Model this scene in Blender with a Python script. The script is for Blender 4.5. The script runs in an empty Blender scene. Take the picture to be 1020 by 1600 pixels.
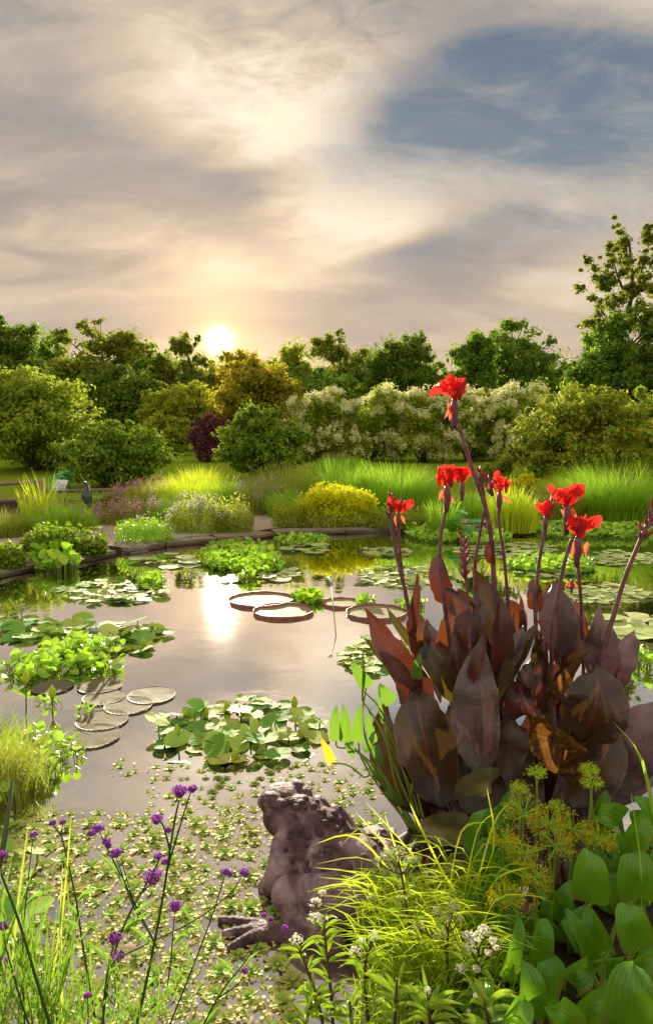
import bpy, bmesh, math, random
import numpy as np
from mathutils import Vector
R = np.random.default_rng(7)
random.seed(7)
C = bpy.context.scene.collection
scene = bpy.context.scene
PI = math.pi

# ------------------------------------------------------------------ camera
H = 1.9; F = 1067.0; TH = math.atan(110/F)
cam = bpy.data.cameras.new("camera"); cam_o = bpy.data.objects.new("camera", cam); C.objects.link(cam_o)
cam.sensor_fit = 'VERTICAL'; cam.sensor_height = 36; cam.lens = 24
cam.clip_start = 0.05; cam.clip_end = 2000
cam_o.location = (0, 0, H); cam_o.rotation_euler = (PI/2 - TH, 0, 0)
scene.camera = cam_o
EXPO = 2.0
SUN_AZ = math.radians(-8.9); SUN_EL = math.radians(12.5)
scene.view_settings.view_transform = 'Standard'; scene.view_settings.look = 'None'
scene.view_settings.exposure = EXPO; scene.view_settings.gamma = 1; scene.view_settings.use_curve_mapping = False
scene.render.engine = 'CYCLES'
scene.cycles.use_denoising = True
try: scene.cycles.denoiser = 'OPENIMAGEDENOISE'
except Exception: pass
scene.cycles.max_bounces = 7; scene.cycles.diffuse_bounces = 4; scene.cycles.glossy_bounces = 3
scene.cycles.transmission_bounces = 5; scene.cycles.transparent_max_bounces = 6
scene.cycles.caustics_reflective = False; scene.cycles.caustics_refractive = False
scene.cycles.sample_clamp_indirect = 4

def ray(px, py):
    a = (px-510)/F; b = (800-py)/F
    return np.array([a, math.cos(TH)+b*math.sin(TH), -math.sin(TH)+b*math.cos(TH)])
def AY(px, py, Y):                      # point of that sight line at distance Y
    d = ray(px, py); t = Y/d[1]; return np.array([0, 0, H]) + d*t
def AZ(px, py, z=0.0):                  # point of that sight line at height z
    d = ray(px, py); t = (z-H)/d[2]; return np.array([0, 0, H]) + d*t
def SC(Y): return Y/F                    # metres per photo pixel

# ------------------------------------------------------------------ node helpers
class NT:
    def __init__(s, tree): s.t = tree; s.n = tree.nodes; s.l = tree.links
    def new(s, typ, **kw):
        n = s.n.new(typ)
        for k, v in kw.items(): setattr(n, k, v)
        return n
    def put(s, sock, v):
        if hasattr(v, 'is_output') or isinstance(v, bpy.types.NodeSocket): s.l.new(v, sock)
        else: sock.default_value = v
    def m(s, op, a, b=None, c=None, clamp=False):
        n = s.new('ShaderNodeMath', operation=op); n.use_clamp = clamp
        s.put(n.inputs[0], a)
        if b is not None: s.put(n.inputs[1], b)
        if c is not None: s.put(n.inputs[2], c)
        return n.outputs[0]
    def mix(s, f, a, b, bt='MIX'):
        n = s.new('ShaderNodeMix', data_type='RGBA', blend_type=bt)
        s.put(n.inputs[0], f)
        for sk, v in ((n.inputs[6], a), (n.inputs[7], b)):
            if isinstance(v, (tuple, list)): sk.default_value = (*v[:3], 1)
            else: s.put(sk, v)
        return n.outputs[2]
    def noise(s, vec, scale, detail=3, rough=0.5, dist=0.0):
        n = s.new('ShaderNodeTexNoise'); n.inputs['Scale'].default_value = scale
        n.inputs['Detail'].default_value = detail; n.inputs['Roughness'].default_value = rough
        n.inputs['Distortion'].default_value = dist
        if vec is not None: s.l.new(vec, n.inputs['Vector'])
        return n.outputs['Fac']
    def ramp(s, f, stops):
        n = s.new('ShaderNodeValToRGB'); s.put(n.inputs[0], f); e = n.color_ramp.elements
        while len(e) < len(stops): e.new(0.5)
        for el, (p, c) in zip(e, stops): el.position = p; el.color = (*c, 1) if len(c) == 3 else c
        return n.outputs[0]
    def sstep(s, v, a, b):
        n = s.new('ShaderNodeMapRange', interpolation_type='SMOOTHSTEP'); s.put(n.inputs[0], v)
        n.inputs[1].default_value = a; n.inputs[2].default_value = b
        return n.outputs[0]

# ------------------------------------------------------------------ world: evening sky with thin cloud
world = bpy.data.worlds.new("World"); scene.world = world; world.use_nodes = True
w = NT(world.node_tree); w.n.clear()
tc = w.new('ShaderNodeTexCoord'); sx = w.new('ShaderNodeSeparateXYZ'); w.l.new(tc.outputs['Generated'], sx.inputs[0])
X, Yd, Z = sx.outputs
az = w.m('ARCTAN2', X, Yd); el = w.m('ARCSINE', Z)
zz = w.m('ADD', w.m('MAXIMUM', Z, 0.0), 0.42)
cx = w.new('ShaderNodeCombineXYZ'); w.l.new(w.m('DIVIDE', X, zz), cx.inputs[0]); w.l.new(w.m('DIVIDE', Yd, zz), cx.inputs[1])
mp = w.new('ShaderNodeMapping'); w.l.new(cx.outputs[0], mp.inputs[0])
mp.inputs['Rotation'].default_value = (0, 0, math.radians(-38)); mp.inputs['Scale'].default_value = (0.55, 1.5, 1)
n_str = w.noise(mp.outputs[0], 1.7, 5, 0.48, 0.6)
mp2 = w.new('ShaderNodeMapping'); w.l.new(cx.outputs[0], mp2.inputs[0])
mp2.inputs['Rotation'].default_value = (0, 0, math.radians(25)); mp2.inputs['Scale'].default_value = (0.8, 1.3, 1)
n_big = w.noise(mp2.outputs[0], 1.5, 4, 0.5, 0.4)
mp3 = w.new('ShaderNodeMapping'); w.l.new(cx.outputs[0], mp3.inputs[0])
mp3.inputs['Rotation'].default_value = (0, 0, math.radians(-30)); mp3.inputs['Scale'].default_value = (1.0, 2.2, 1)
n_fine = w.noise(mp3.outputs[0], 4.5, 8, 0.6, 0.7)
mp4 = w.new('ShaderNodeMapping'); w.l.new(cx.outputs[0], mp4.inputs[0])
mp4.inputs['Rotation'].default_value = (0, 0, math.radians(20)); mp4.inputs['Scale'].default_value = (1.0, 1.9, 1)
n_wisp = w.noise(mp4.outputs[0], 11.0, 9, 0.62, 2.2)
wob = w.m('MULTIPLY', w.m('SUBTRACT', n_big, 0.5), 0.45)
wob2 = w.m('MULTIPLY', w.m('SUBTRACT', n_str, 0.5), 0.35)
azw = w.m('ADD', az, wob); elw = w.m('ADD', el, wob2)
def blob(px, py, rx, ry, ang, wt, soft=1.0):
    d = ray(px, py); a0 = math.atan2(d[0], d[1]); e0 = math.asin(d[2]/np.linalg.norm(d))
    ca, sa = math.cos(math.radians(ang)), math.sin(math.radians(ang))
    dx = w.m('SUBTRACT', azw, a0); dy = w.m('SUBTRACT', elw, e0)
    u = w.m('ADD', w.m('MULTIPLY', dx, ca*F/rx), w.m('MULTIPLY', dy, sa*F/rx))
    v = w.m('ADD', w.m('MULTIPLY', dx, -sa*F/ry), w.m('MULTIPLY', dy, ca*F/ry))
    q = w.m('ADD', w.m('MULTIPLY', u, u), w.m('MULTIPLY', v, v))
    g = w.m('EXPONENT', w.m('MULTIPLY', q, -soft))
    return w.m('MULTIPLY', g, wt)
def total(xs):
    r = xs[0]
    for q in xs[1:]: r = w.m('ADD', r, q)
    return r
Lf = total([w.m('ADD', w.m('MULTIPLY', w.m('SUBTRACT', n_str, 0.5), 1.25), 0.56),
            w.m('MULTIPLY', w.m('SUBTRACT', n_big, 0.5), 0.55),
            w.m('MULTIPLY', w.m('SUBTRACT', n_fine, 0.5), 0.80), w.m('MULTIPLY', w.m('SUBTRACT', n_wisp, 0.5), w.m('ADD', 0.12, blob(500, 130, 230, 130, -20, 0.75))),
            blob(440, 180, 190, 120, -25, 0.30), blob(300, 100, 260, 80, -25, 0.15),
            blob(400, 320, 190, 50, -18, -0.44), blob(60, 190, 190, 110, -25, -0.34), blob(60, 330, 240, 30, -15, -0.25),
            blob(650, 320, 180, 60, 10, 0.22), blob(100, 420, 260, 40, -8, -0.22),
            blob(690, 430, 90, 40, -5, -0.30), blob(620, 500, 260, 45, 0, -0.20),
            blob(330, 470, 180, 60, 0, 0.25), blob(800, 340, 160, 60, 10, 0.16), blob(560, 10, 330, 40, 5, -0.22),
            w.m('MULTIPLY', w.sstep(w.m('ABSOLUTE', az), 0.7, 1.6), 0.34), w.m('MULTIPLY', w.sstep(el, 0.6, 1.2), 0.2)])  # cloud brightened to the sides, behind and overhead, added to fill the shadows
Bf = total([blob(900, 155, 270, 90, 6, 1.15), blob(700, 150, 130, 75, 0, 0.75), blob(690, 225, 150, 36, 5, 0.5), blob(1150, 250, 260, 120, 8, 0.5),
            blob(1020, 90, 260, 70, 12, 0.3), blob(60, 400, 220, 30, -8, 0.38), blob(330, 290, 130, 24, -25, 0.35), blob(60, 130, 150, 50, -20, 0.3), blob(690, 430, 60, 22, 5, 0.40), blob(870, 375, 90, 22, 10, 0.40),
            w.m('MULTIPLY', w.m('SUBTRACT', n_fine, 0.5), 1.2), w.m('MULTIPLY', w.m('SUBTRACT', n_wisp, 0.5), 0.7),
            w.m('MULTIPLY', w.m('SUBTRACT', 0.5, n_str), 1.8), -0.0 if False else w.m('MULTIPLY', n_big, 0.0)])
Bm = w.m('MULTIPLY', w.sstep(Bf, -0.1, 1.25), w.m('SUBTRACT', 1.0, w.m('MULTIPLY', w.sstep(w.m('ADD', w.m('MULTIPLY', n_fine, 0.7), w.m('MULTIPLY', n_str, 0.3)), 0.46, 0.70), 0.38)))
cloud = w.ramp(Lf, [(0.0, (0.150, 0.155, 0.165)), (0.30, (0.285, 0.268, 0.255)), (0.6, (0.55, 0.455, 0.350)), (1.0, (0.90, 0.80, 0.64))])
warm = w.m('EXPONENT', w.m('MULTIPLY', w.m('MAXIMUM', el, 0.0), -4.2))
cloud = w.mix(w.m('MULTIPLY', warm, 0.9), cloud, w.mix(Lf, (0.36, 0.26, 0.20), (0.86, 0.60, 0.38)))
bluec = w.ramp(w.m('DIVIDE', el, 0.8), [(0.0, (0.36, 0.32, 0.30)), (0.4, (0.17, 0.215, 0.26)), (0.8, (0.050, 0.108, 0.19))])
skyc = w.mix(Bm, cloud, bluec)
# sun seen through the thin cloud
sd = ray(343, 533); sd = sd/np.linalg.norm(sd)
dt = w.new('ShaderNodeVectorMath', operation='DOT_PRODUCT'); w.l.new(tc.outputs['Generated'], dt.inputs[0]); dt.inputs[1].default_value = tuple(sd)
ang = w.m('ARCCOSINE', w.m('MINIMUM', dt.outputs['Value'], 0.999999))
core = w.m('EXPONENT', w.m('MULTIPLY', w.m('POWER', w.m('DIVIDE', ang, 0.0125), 2.0), -1.0))
halo = w.m('EXPONENT', w.m('DIVIDE', ang, -0.045)); wide = w.m('EXPONENT', w.m('DIVIDE', ang, -0.22))
def vscale(col, f):
    n = w.new('ShaderNodeVectorMath', operation='SCALE'); 
    if isinstance(col, tuple): n.inputs[0].default_value = col
    else: w.l.new(col, n.inputs[0])
    w.put(n.inputs['Scale'], f); return n.outputs[0]
def vadd(a, b):
    n = w.new('ShaderNodeVectorMath', operation='ADD'); w.l.new(a, n.inputs[0]); w.l.new(b, n.inputs[1]); return n.outputs[0]
skyc = vadd(skyc, vscale((6.0, 5.0, 3.4), core)); skyc = vadd(skyc, vscale((0.85, 0.43, 0.10), halo)); skyc = vadd(skyc, vscale((0.13, 0.07, 0.015), wide))
SKY_GAIN = 1.0/(2**EXPO * 0.1)
nish = w.new('ShaderNodeTexSky', sky_type='NISHITA'); nish.sun_disc = False
nish.sun_elevation = SUN_EL; nish.sun_rotation = SUN_AZ
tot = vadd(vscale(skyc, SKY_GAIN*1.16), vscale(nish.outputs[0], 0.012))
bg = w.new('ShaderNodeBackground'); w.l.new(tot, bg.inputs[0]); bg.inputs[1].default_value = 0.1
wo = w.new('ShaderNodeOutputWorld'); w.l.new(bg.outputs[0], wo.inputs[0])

# ------------------------------------------------------------------ sun
sl = bpy.data.lights.new("sun", 'SUN'); sl.energy = 3.3; sl.angle = math.radians(2.2); sl.color = (1.0, 0.88, 0.66)
so = bpy.data.objects.new("sun", sl); C.objects.link(so)
sdir = Vector((math.sin(SUN_AZ)*math.cos(SUN_EL), math.cos(SUN_AZ)*math.cos(SUN_EL), math.sin(SUN_EL)))
so.rotation_euler = sdir.to_track_quat('Z', 'Y').to_euler()

# ------------------------------------------------------------------ materials
def mat(name):
    m = bpy.data.materials.new(name); m.use_nodes = True; t = NT(m.node_tree); t.n.clear()
    o = t.new('ShaderNodeOutputMaterial'); return m, t, o
def pr(t, col, rough=0.6, spec=0.5, normal=None, **kw):
    p = t.new('ShaderNodeBsdfPrincipled')
    if isinstance(col, (tuple, list)): p.inputs['Base Color'].default_value = (*col, 1)
    else: t.l.new(col, p.inputs['Base Color'])
    t.put(p.inputs['Roughness'], rough); p.inputs['Specular IOR Level'].default_value = spec
    if normal is not None: t.l.new(normal, p.inputs['Normal'])
    return p
def bump(t, h, strength=0.5, dist=0.02):
    b = t.new('ShaderNodeBump'); b.inputs['Strength'].default_value = strength; b.inputs['Distance'].default_value = dist
    t.l.new(h, b.inputs['Height']); return b.outputs[0]
def leafmat(name, cols, trans, tf=0.45, rough=0.6, spec=0.2, obj=False, gain=None):
    if gain is None and name.startswith('grass'): gain = 3.3
    if gain is None: gain = 1.0 if name.startswith(('flower', 'canna', 'papyrus')) else 3.0  # gain lifts leaf colours to make up for weak light on shaded foliage
    """thin leaf: colour differs from leaf to leaf, light passes through"""
    m, t, o = mat(name)
    cols = [(min(0.8, c[0]*gain*1.08), min(0.8, c[1]*gain), min(0.8, c[2]*gain*0.8)) if c[1] > c[0] else tuple(min(0.8, x*gain) for x in c) for c in cols]; trans = tuple(min(0.9, x*(1+(gain-1)*0.5)) for x in trans)
    if obj: rnd = t.new('ShaderNodeObjectInfo').outputs['Random']
    else: rnd = t.new('ShaderNodeNewGeometry').outputs['Random Per Island']
    k = len(cols); col = t.ramp(rnd, [(i/max(1, k-1), c) for i, c in enumerate(cols)])
    if obj:
        g = t.new('ShaderNodeTexCoord').outputs['Object']; nz = t.noise(g, 9, 4)
        col = t.mix(t.m('MULTIPLY', nz, 0.5), col, cols[-1])
    p = pr(t, col, rough, spec)
    tr = t.new('ShaderNodeBsdfTranslucent')
    tcol = t.mix(0.65, col, trans); t.l.new(tcol, tr.inputs[0])
    mx = t.new('ShaderNodeMixShader'); mx.inputs[0].default_value = tf
    t.l.new(p.outputs[0], mx.inputs[1]); t.l.new(tr.outputs[0], mx.inputs[2]); t.l.new(mx.outputs[0], o.inputs[0])
    return m
def plain(name, col, rough=0.6, col2=None, scale=10, bmp=0.0, spec=0.5, bdist=0.01, detail=5):
    m, t, o = mat(name); g = t.new('ShaderNodeTexCoord').outputs['Object']
    nz = t.noise(g, scale, detail, 0.6)
    c = t.mix(t.sstep(nz, 0.3, 0.7), col, col2 or tuple(min(1, x*1.5) for x in col))
    nrm = bump(t, nz, bmp, bdist) if bmp else None
    p = pr(t, c, rough, spec, nrm); t.l.new(p.outputs[0], o.inputs[0]); return m

M = {}
M['tree_mid'] = leafmat('leaves_mid_green', [(0.030, 0.060, 0.010), (0.055, 0.105, 0.014), (0.085, 0.150, 0.020)], (0.17, 0.26, 0.02))
M['tree_dark'] = leafmat('leaves_dark_green', [(0.026, 0.046, 0.007), (0.048, 0.084, 0.011), (0.075, 0.120, 0.014)], (0.15, 0.22, 0.02))
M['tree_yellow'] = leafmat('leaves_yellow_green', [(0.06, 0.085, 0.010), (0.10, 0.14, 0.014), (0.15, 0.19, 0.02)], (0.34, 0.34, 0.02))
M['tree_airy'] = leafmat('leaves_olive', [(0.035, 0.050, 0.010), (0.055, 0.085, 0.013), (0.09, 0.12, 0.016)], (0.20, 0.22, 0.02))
M['tree_sun'] = leafmat('leaves_sun_glow', [(0.060, 0.075, 0.008), (0.10, 0.115, 0.010), (0.15, 0.135, 0.012)], (0.34, 0.26, 0.02), 0.45)  # amber glow of the low sun put into the leaf colour
M['shrub_light'] = leafmat('leaves_light_green', [(0.055, 0.085, 0.010), (0.095, 0.145, 0.016), (0.15, 0.20, 0.025)], (0.28, 0.33, 0.03))
M['shrub_dark'] = leafmat('leaves_viburnum', [(0.020, 0.045, 0.008), (0.060, 0.105, 0.012), (0.12, 0.18, 0.016)], (0.20, 0.28, 0.02), 0.35)
M['shrub_rust'] = leafmat('leaves_green_rust', [(0.035, 0.080, 0.010), (0.085, 0.150, 0.016), (0.12, 0.18, 0.018), (0.20, 0.10, 0.02)], (0.26, 0.28, 0.02), 0.35)
M['purple_leaf'] = leafmat('leaves_purple', [(0.035, 0.012, 0.018), (0.06, 0.020, 0.025), (0.09, 0.035, 0.03)], (0.14, 0.04, 0.04), 0.3)
M['grass_bright'] = leafmat('grass_bright', [(0.045, 0.105, 0.008), (0.082, 0.165, 0.012), (0.125, 0.205, 0.02), (0.16, 0.16, 0.05)], (0.24, 0.42, 0.02), 0.45)
M['grass_yellow'] = leafmat('grass_yellow', [(0.10, 0.16, 0.012), (0.16, 0.23, 0.015), (0.23, 0.27, 0.02)], (0.36, 0.46, 0.02), 0.4)
M['grass_olive'] = leafmat('grass_olive', [(0.04, 0.08, 0.010), (0.08, 0.12, 0.015), (0.12, 0.15, 0.02), (0.17, 0.12, 0.05)], (0.30, 0.34, 0.04), 0.4)
M['fl_yellow'] = leafmat('flower_yellow_green', [(0.58, 0.66, 0.02), (0.78, 0.82, 0.02), (0.88, 0.86, 0.03)], (0.9, 0.9, 0.03), 0.5)
M['fl_gold'] = leafmat('flower_gold', [(0.65, 0.40, 0.02), (0.75, 0.50, 0.03)], (0.85, 0.6, 0.03), 0.35)
M['fl_cream'] = leafmat('flower_cream', [(0.70, 0.74, 0.36), (0.86, 0.85, 0.50), (0.88, 0.82, 0.55)], (0.95, 0.92, 0.6), 0.5)
M['fl_pink'] = leafmat('flower_pink', [(0.50, 0.14, 0.28), (0.68, 0.28, 0.44), (0.74, 0.44, 0.54)], (0.6, 0.25, 0.4), 0.35)
M['fl_salmon'] = leafmat('flower_salmon', [(0.70, 0.20, 0.13), (0.75, 0.36, 0.28)], (0.8, 0.4, 0.3), 0.35)
M['fl_lilac'] = leafmat('flower_lilac', [(0.40, 0.28, 0.58), (0.52, 0.38, 0.68), (0.64, 0.52, 0.68)], (0.5, 0.4, 0.7), 0.35)
M['fl_purple'] = leafmat('flower_purple', [(0.20, 0.03, 0.34), (0.34, 0.07, 0.50), (0.52, 0.16, 0.62)], (0.6, 0.15, 0.8), 0.35)
M['fl_white'] = leafmat('flower_white', [(0.80, 0.82, 0.66), (0.90, 0.90, 0.84)], (0.9, 0.9, 0.8), 0.35)
M['fl_palegreen'] = leafmat('flower_bud_green', [(0.30, 0.40, 0.16), (0.50, 0.56, 0.32)], (0.55, 0.65, 0.3), 0.35)
M['bark'] = plain('bark', (0.045, 0.034, 0.025), 0.9, (0.10, 0.08, 0.06), 6, 0.6)
M['stem_green'] = leafmat('stem_green', [(0.06, 0.10, 0.02), (0.09, 0.13, 0.03)], (0.12, 0.18, 0.03), 0.15)
M['stem_dark'] = plain('stem_dark_green', (0.035, 0.08, 0.015), 0.55, (0.045, 0.07, 0.02), 30)
M['stem_brown'] = plain('stem_brown', (0.07, 0.035, 0.025), 0.6, (0.12, 0.06, 0.03), 30)
M['hyacinth'] = leafmat('water_hyacinth_leaf', [(0.055, 0.14, 0.010), (0.11, 0.21, 0.015), (0.19, 0.28, 0.03)], (0.26, 0.42, 0.02), 0.3, 0.35, 0.5)
M['litter'] = leafmat('duckweed', [(0.26, 0.34, 0.06), (0.45, 0.45, 0.12), (0.46, 0.34, 0.18)], (0.4, 0.4, 0.1), 0.2, gain=1.3)
M['small_lettuce'] = leafmat('young_lettuce', [(0.20, 0.34, 0.06), (0.36, 0.46, 0.10), (0.52, 0.52, 0.18), (0.46, 0.34, 0.12)], (0.4, 0.45, 0.1), 0.25, gain=1.2)
M['lotus'] = leafmat('lotus_leaf', [(0.06, 0.20, 0.11), (0.09, 0.26, 0.13)], (0.15, 0.4, 0.12), 0.25, 0.5)
M['wood'] = plain('weathered_wood', (0.16, 0.12, 0.09), 0.85, (0.28, 0.22, 0.17), 14, 0.4)
M['soil'] = plain('soil', (0.018, 0.013, 0.009), 0.95, (0.05, 0.035, 0.022), 12, 0.8, 0.2, 0.03)
M['rock'] = plain('sandstone', (0.15, 0.10, 0.075), 0.85, (0.32, 0.235, 0.18), 5, 0.6, 0.3, 0.03)
M['metal'] = plain('grey_metal', (0.25, 0.25, 0.27), 0.4, (0.35, 0.35, 0.37), 20)
M['sign_white'] = plain('sign_white', (0.62, 0.68, 0.72), 0.35, (0.72, 0.76, 0.80), 4)
M['label_blue'] = plain('label_plate', (0.28, 0.38, 0.50), 0.3, (0.42, 0.52, 0.62), 8)
M['ink'] = plain('ink_grey', (0.14, 0.16, 0.20), 0.6, (0.2, 0.22, 0.26), 8)

# coping stone
def stone_mat():
    m, t, o = mat('coping_stone'); g = t.new('ShaderNodeTexCoord').outputs['Object']
    rnd = t.new('ShaderNodeObjectInfo').outputs['Random']
    n1 = t.noise(g, 3, 6, 0.65); n2 = t.noise(g, 30, 4, 0.6)
    c = t.ramp(n1, [(0.3, (0.16, 0.135, 0.10)), (0.5, (0.29, 0.25, 0.19)), (0.7, (0.44, 0.38, 0.30))])
    c = t.mix(t.m('MULTIPLY', n2, 0.5), c, (0.09, 0.085, 0.05)); c = t.mix(t.m('MULTIPLY', rnd, 0.35), c, (0.22, 0.15, 0.10))
    p = pr(t, c, 0.85, 0.3, bump(t, t.m('ADD', n1, t.m('MULTIPLY', n2, 0.5)), 0.8, 0.03)); t.l.new(p.outputs[0], o.inputs[0]); return m
M['stone'] = stone_mat()
def gravel_mat():
    m, t, o = mat('gravel'); g = t.new('ShaderNodeTexCoord').outputs['Object']
    n1 = t.noise(g, 1.2, 4, 0.6); v = t.new('ShaderNodeTexVoronoi'); v.inputs['Scale'].default_value = 45; t.l.new(g, v.inputs['Vector'])
    c = t.mix(v.outputs['Color'], (0.36, 0.28, 0.22), (0.60, 0.50, 0.42)); c = t.mix(t.m('MULTIPLY', n1, 0.5), c, (0.30, 0.22, 0.15))
    p = pr(t, c, 0.9, 0.2, bump(t, v.outputs['Distance'], 0.5, 0.01)); t.l.new(p.outputs[0], o.inputs[0]); return m
M['gravel'] = gravel_mat()
def ground_mat():
    m, t, o = mat('ground_lawn_and_mulch'); g = t.new('ShaderNodeTexCoord').outputs['Object']
    s = t.new('ShaderNodeSeparateXYZ'); t.l.new(g, s.inputs[0])
    n1 = t.noise(g, 0.35, 4, 0.6); n2 = t.noise(g, 14, 5, 0.7)
    lawn = t.ramp(n2, [(0.3, (0.10, 0.20, 0.012)), (0.7, (0.22, 0.34, 0.025))]); lawn = t.mix(t.m('MULTIPLY', n1, 0.6), lawn, (0.28, 0.30, 0.03))
    mulch = t.ramp(n2, [(0.3, (0.028, 0.020, 0.014)), (0.7, (0.085, 0.055, 0.036))])
    e = t.m('ADD', s.outputs[1], t.m('MULTIPLY', n1, 3.0)); f = t.sstep(e, 20.0, 20.6)
    c = t.mix(f, mulch, lawn)
    p = pr(t, c, 1.0, 0.0, bump(t, n2, 0.3, 0.02)); t.l.new(p.outputs[0], o.inputs[0]); return m
M['ground'] = ground_mat()
def water_mat():
    m, t, o = mat('pond_water'); g = t.new('ShaderNodeTexCoord').outputs['Object']
    mpn = t.new('ShaderNodeMapping'); mpn.inputs['Scale'].default_value = (1, 1.0, 1); t.l.new(g, mpn.inputs[0])
    n1 = t.noise(mpn.outputs[0], 1.3, 3, 0.5, 0.3); n2 = t.noise(mpn.outputs[0], 11, 2, 0.5, 0.6); n3 = t.noise(mpn.outputs[0], 0.35, 2)
    h = t.m('ADD', t.m('MULTIPLY', n1, 0.5), t.m('MULTIPLY', t.m('MULTIPLY', n2, t.sstep(n3, 0.45, 0.65)), 0.16))
    nr = bump(t, h, 0.10, 0.05)
    gl = t.new('ShaderNodeBsdfGlossy'); gl.inputs['Roughness'].default_value = 0.022; gl.inputs[0].default_value = (1.0, 0.975, 0.94, 1); t.l.new(nr, gl.inputs['Normal'])
    mud = t.mix(t.noise(g, 0.8, 3), (0.045, 0.042, 0.040), (0.085, 0.075, 0.070))
    p = pr(t, mud, 0.5, 0.0)
    lw = t.new('ShaderNodeFresnel'); lw.inputs[0].default_value = 1.9; t.l.new(nr, lw.inputs['Normal'])
    f = t.m('MINIMUM', t.m('ADD', t.m('MULTIPLY', t.m('POWER', lw.outputs[0], 0.6), 0.62), 0.62), 0.98)
    mx = t.new('ShaderNodeMixShader'); t.l.new(f, mx.inputs[0]); t.l.new(p.outputs[0], mx.inputs[1]); t.l.new(gl.outputs[0], mx.inputs[2])
    t.l.new(mx.outputs[0], o.inputs[0]); return m
M['water'] = water_mat()

def canna_mat(name, dark, light, trans, tf=0.3, rough=0.38, sheen=(0.32, 0.18, 0.17), sh=0.22, rib=(0.20, 0.035, 0.045)):
    m, t, o = mat(name); light = tuple(x*1.15 for x in light); trans = tuple(x*0.45 for x in trans)
    uv = t.new('ShaderNodeUVMap').outputs[0]; s = t.new('ShaderNodeSeparateXYZ'); t.l.new(uv, s.inputs[0])
    g = t.new('ShaderNodeTexCoord').outputs['Object']
    u = t.m('ABSOLUTE', t.m('SUBTRACT', t.m('MULTIPLY', s.outputs[0], 2.0), 1.0)); v = s.outputs[1]
    ph = t.m('ADD', t.m('MULTIPLY', t.m('SUBTRACT', v, t.m('MULTIPLY', t.m('POWER', u, 1.2), 0.24)), 300.0), t.m('MULTIPLY', t.noise(g, 18, 3), 9.0))
    vein = t.m('ADD', t.m('MULTIPLY', t.m('SINE', ph), 0.5), 0.5)
    nz = t.noise(g, 14, 5, 0.6); blot = t.noise(g, 5, 4, 0.55)
    c = t.mix(t.sstep(blot, 0.35, 0.68), dark, light)
    c = t.mix(t.m('MULTIPLY', t.m('POWER', vein, 3.0), 0.05), c, tuple(min(1, x*1.9) for x in light))
    c = t.mix(t.m('MULTIPLY', t.sstep(nz, 0.5, 0.8), 0.3), c, dark)
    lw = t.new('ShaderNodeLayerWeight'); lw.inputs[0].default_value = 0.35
    c = t.mix(t.m('MULTIPLY', lw.outputs['Facing'], sh), c, sheen)  # sheen painted into the base colour at glancing angles
    c = t.mix(t.m('SUBTRACT', 1.0, t.sstep(u, 0.015, 0.05)), c, rib)
    c = t.mix(t.m('MULTIPLY', t.sstep(u, 0.965, 0.99), 0.6), c, (0.30, 0.17, 0.13))
    nr = bump(t, t.m('ADD', t.m('MULTIPLY', vein, 0.05), nz), 0.7, 0.009)
    p = pr(t, c, t.m('ADD', t.m('MULTIPLY', nz, 0.25), rough-0.18), 0.8, nr)
    tr = t.new('ShaderNodeBsdfTranslucent'); tcx = t.mix(t.m('MULTIPLY', vein, 0.35), trans, dark); t.l.new(tcx, tr.inputs[0])
    mx = t.new('ShaderNodeMixShader'); mx.inputs[0].default_value = tf
    t.l.new(p.outputs[0], mx.inputs[1]); t.l.new(tr.outputs[0], mx.inputs[2]); t.l.new(mx.outputs[0], o.inputs[0]); return m
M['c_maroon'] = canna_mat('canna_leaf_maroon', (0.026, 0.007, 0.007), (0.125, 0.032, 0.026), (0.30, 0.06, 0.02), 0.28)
M['c_grey_sheen'] = canna_mat('canna_leaf_grey_sheen', (0.050, 0.030, 0.038), (0.15, 0.105, 0.115), (0.16, 0.06, 0.05), 0.18, 0.34, (0.42, 0.30, 0.31), 0.28)  # pale grey-purple stands for reflected sky, put into the leaf colour
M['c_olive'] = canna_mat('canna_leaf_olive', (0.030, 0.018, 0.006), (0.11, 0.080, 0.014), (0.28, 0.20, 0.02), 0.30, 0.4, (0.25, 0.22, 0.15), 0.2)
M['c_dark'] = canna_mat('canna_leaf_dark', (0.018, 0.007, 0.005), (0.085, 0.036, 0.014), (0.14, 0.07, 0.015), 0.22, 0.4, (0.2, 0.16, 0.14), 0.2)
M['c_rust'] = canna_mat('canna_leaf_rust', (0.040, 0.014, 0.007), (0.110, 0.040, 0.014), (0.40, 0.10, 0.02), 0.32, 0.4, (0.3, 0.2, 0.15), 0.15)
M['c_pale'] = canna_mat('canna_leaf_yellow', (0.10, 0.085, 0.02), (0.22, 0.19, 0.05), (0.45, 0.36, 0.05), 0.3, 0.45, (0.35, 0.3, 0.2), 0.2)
def burnt_mat():
    m, t, o = mat('canna_leaf_withered'); g = t.new('ShaderNodeTexCoord').outputs['Object']
    n1 = t.noise(g, 22, 6, 0.7, 1.5); n2 = t.noise(g, 8, 4)
    c = t.ramp(n1, [(0.3, (0.012, 0.007, 0.004)), (0.5, (0.09, 0.035, 0.008)), (0.62, (0.32, 0.15, 0.03)), (0.75, (0.5, 0.28, 0.08))])
    p = pr(t, c, 0.6, 0.3, bump(t, n1, 1.0, 0.01)); tr = t.new('ShaderNodeBsdfTranslucent'); t.l.new(t.mix(0.5, c, (0.35, 0.14, 0.02)), tr.inputs[0])
    mx = t.new('ShaderNodeMixShader'); mx.inputs[0].default_value = 0.3
    t.l.new(p.outputs[0], mx.inputs[1]); t.l.new(tr.outputs[0], mx.inputs[2]); t.l.new(mx.outputs[0], o.inputs[0]); return m
M['c_burnt'] = burnt_mat()
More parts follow.
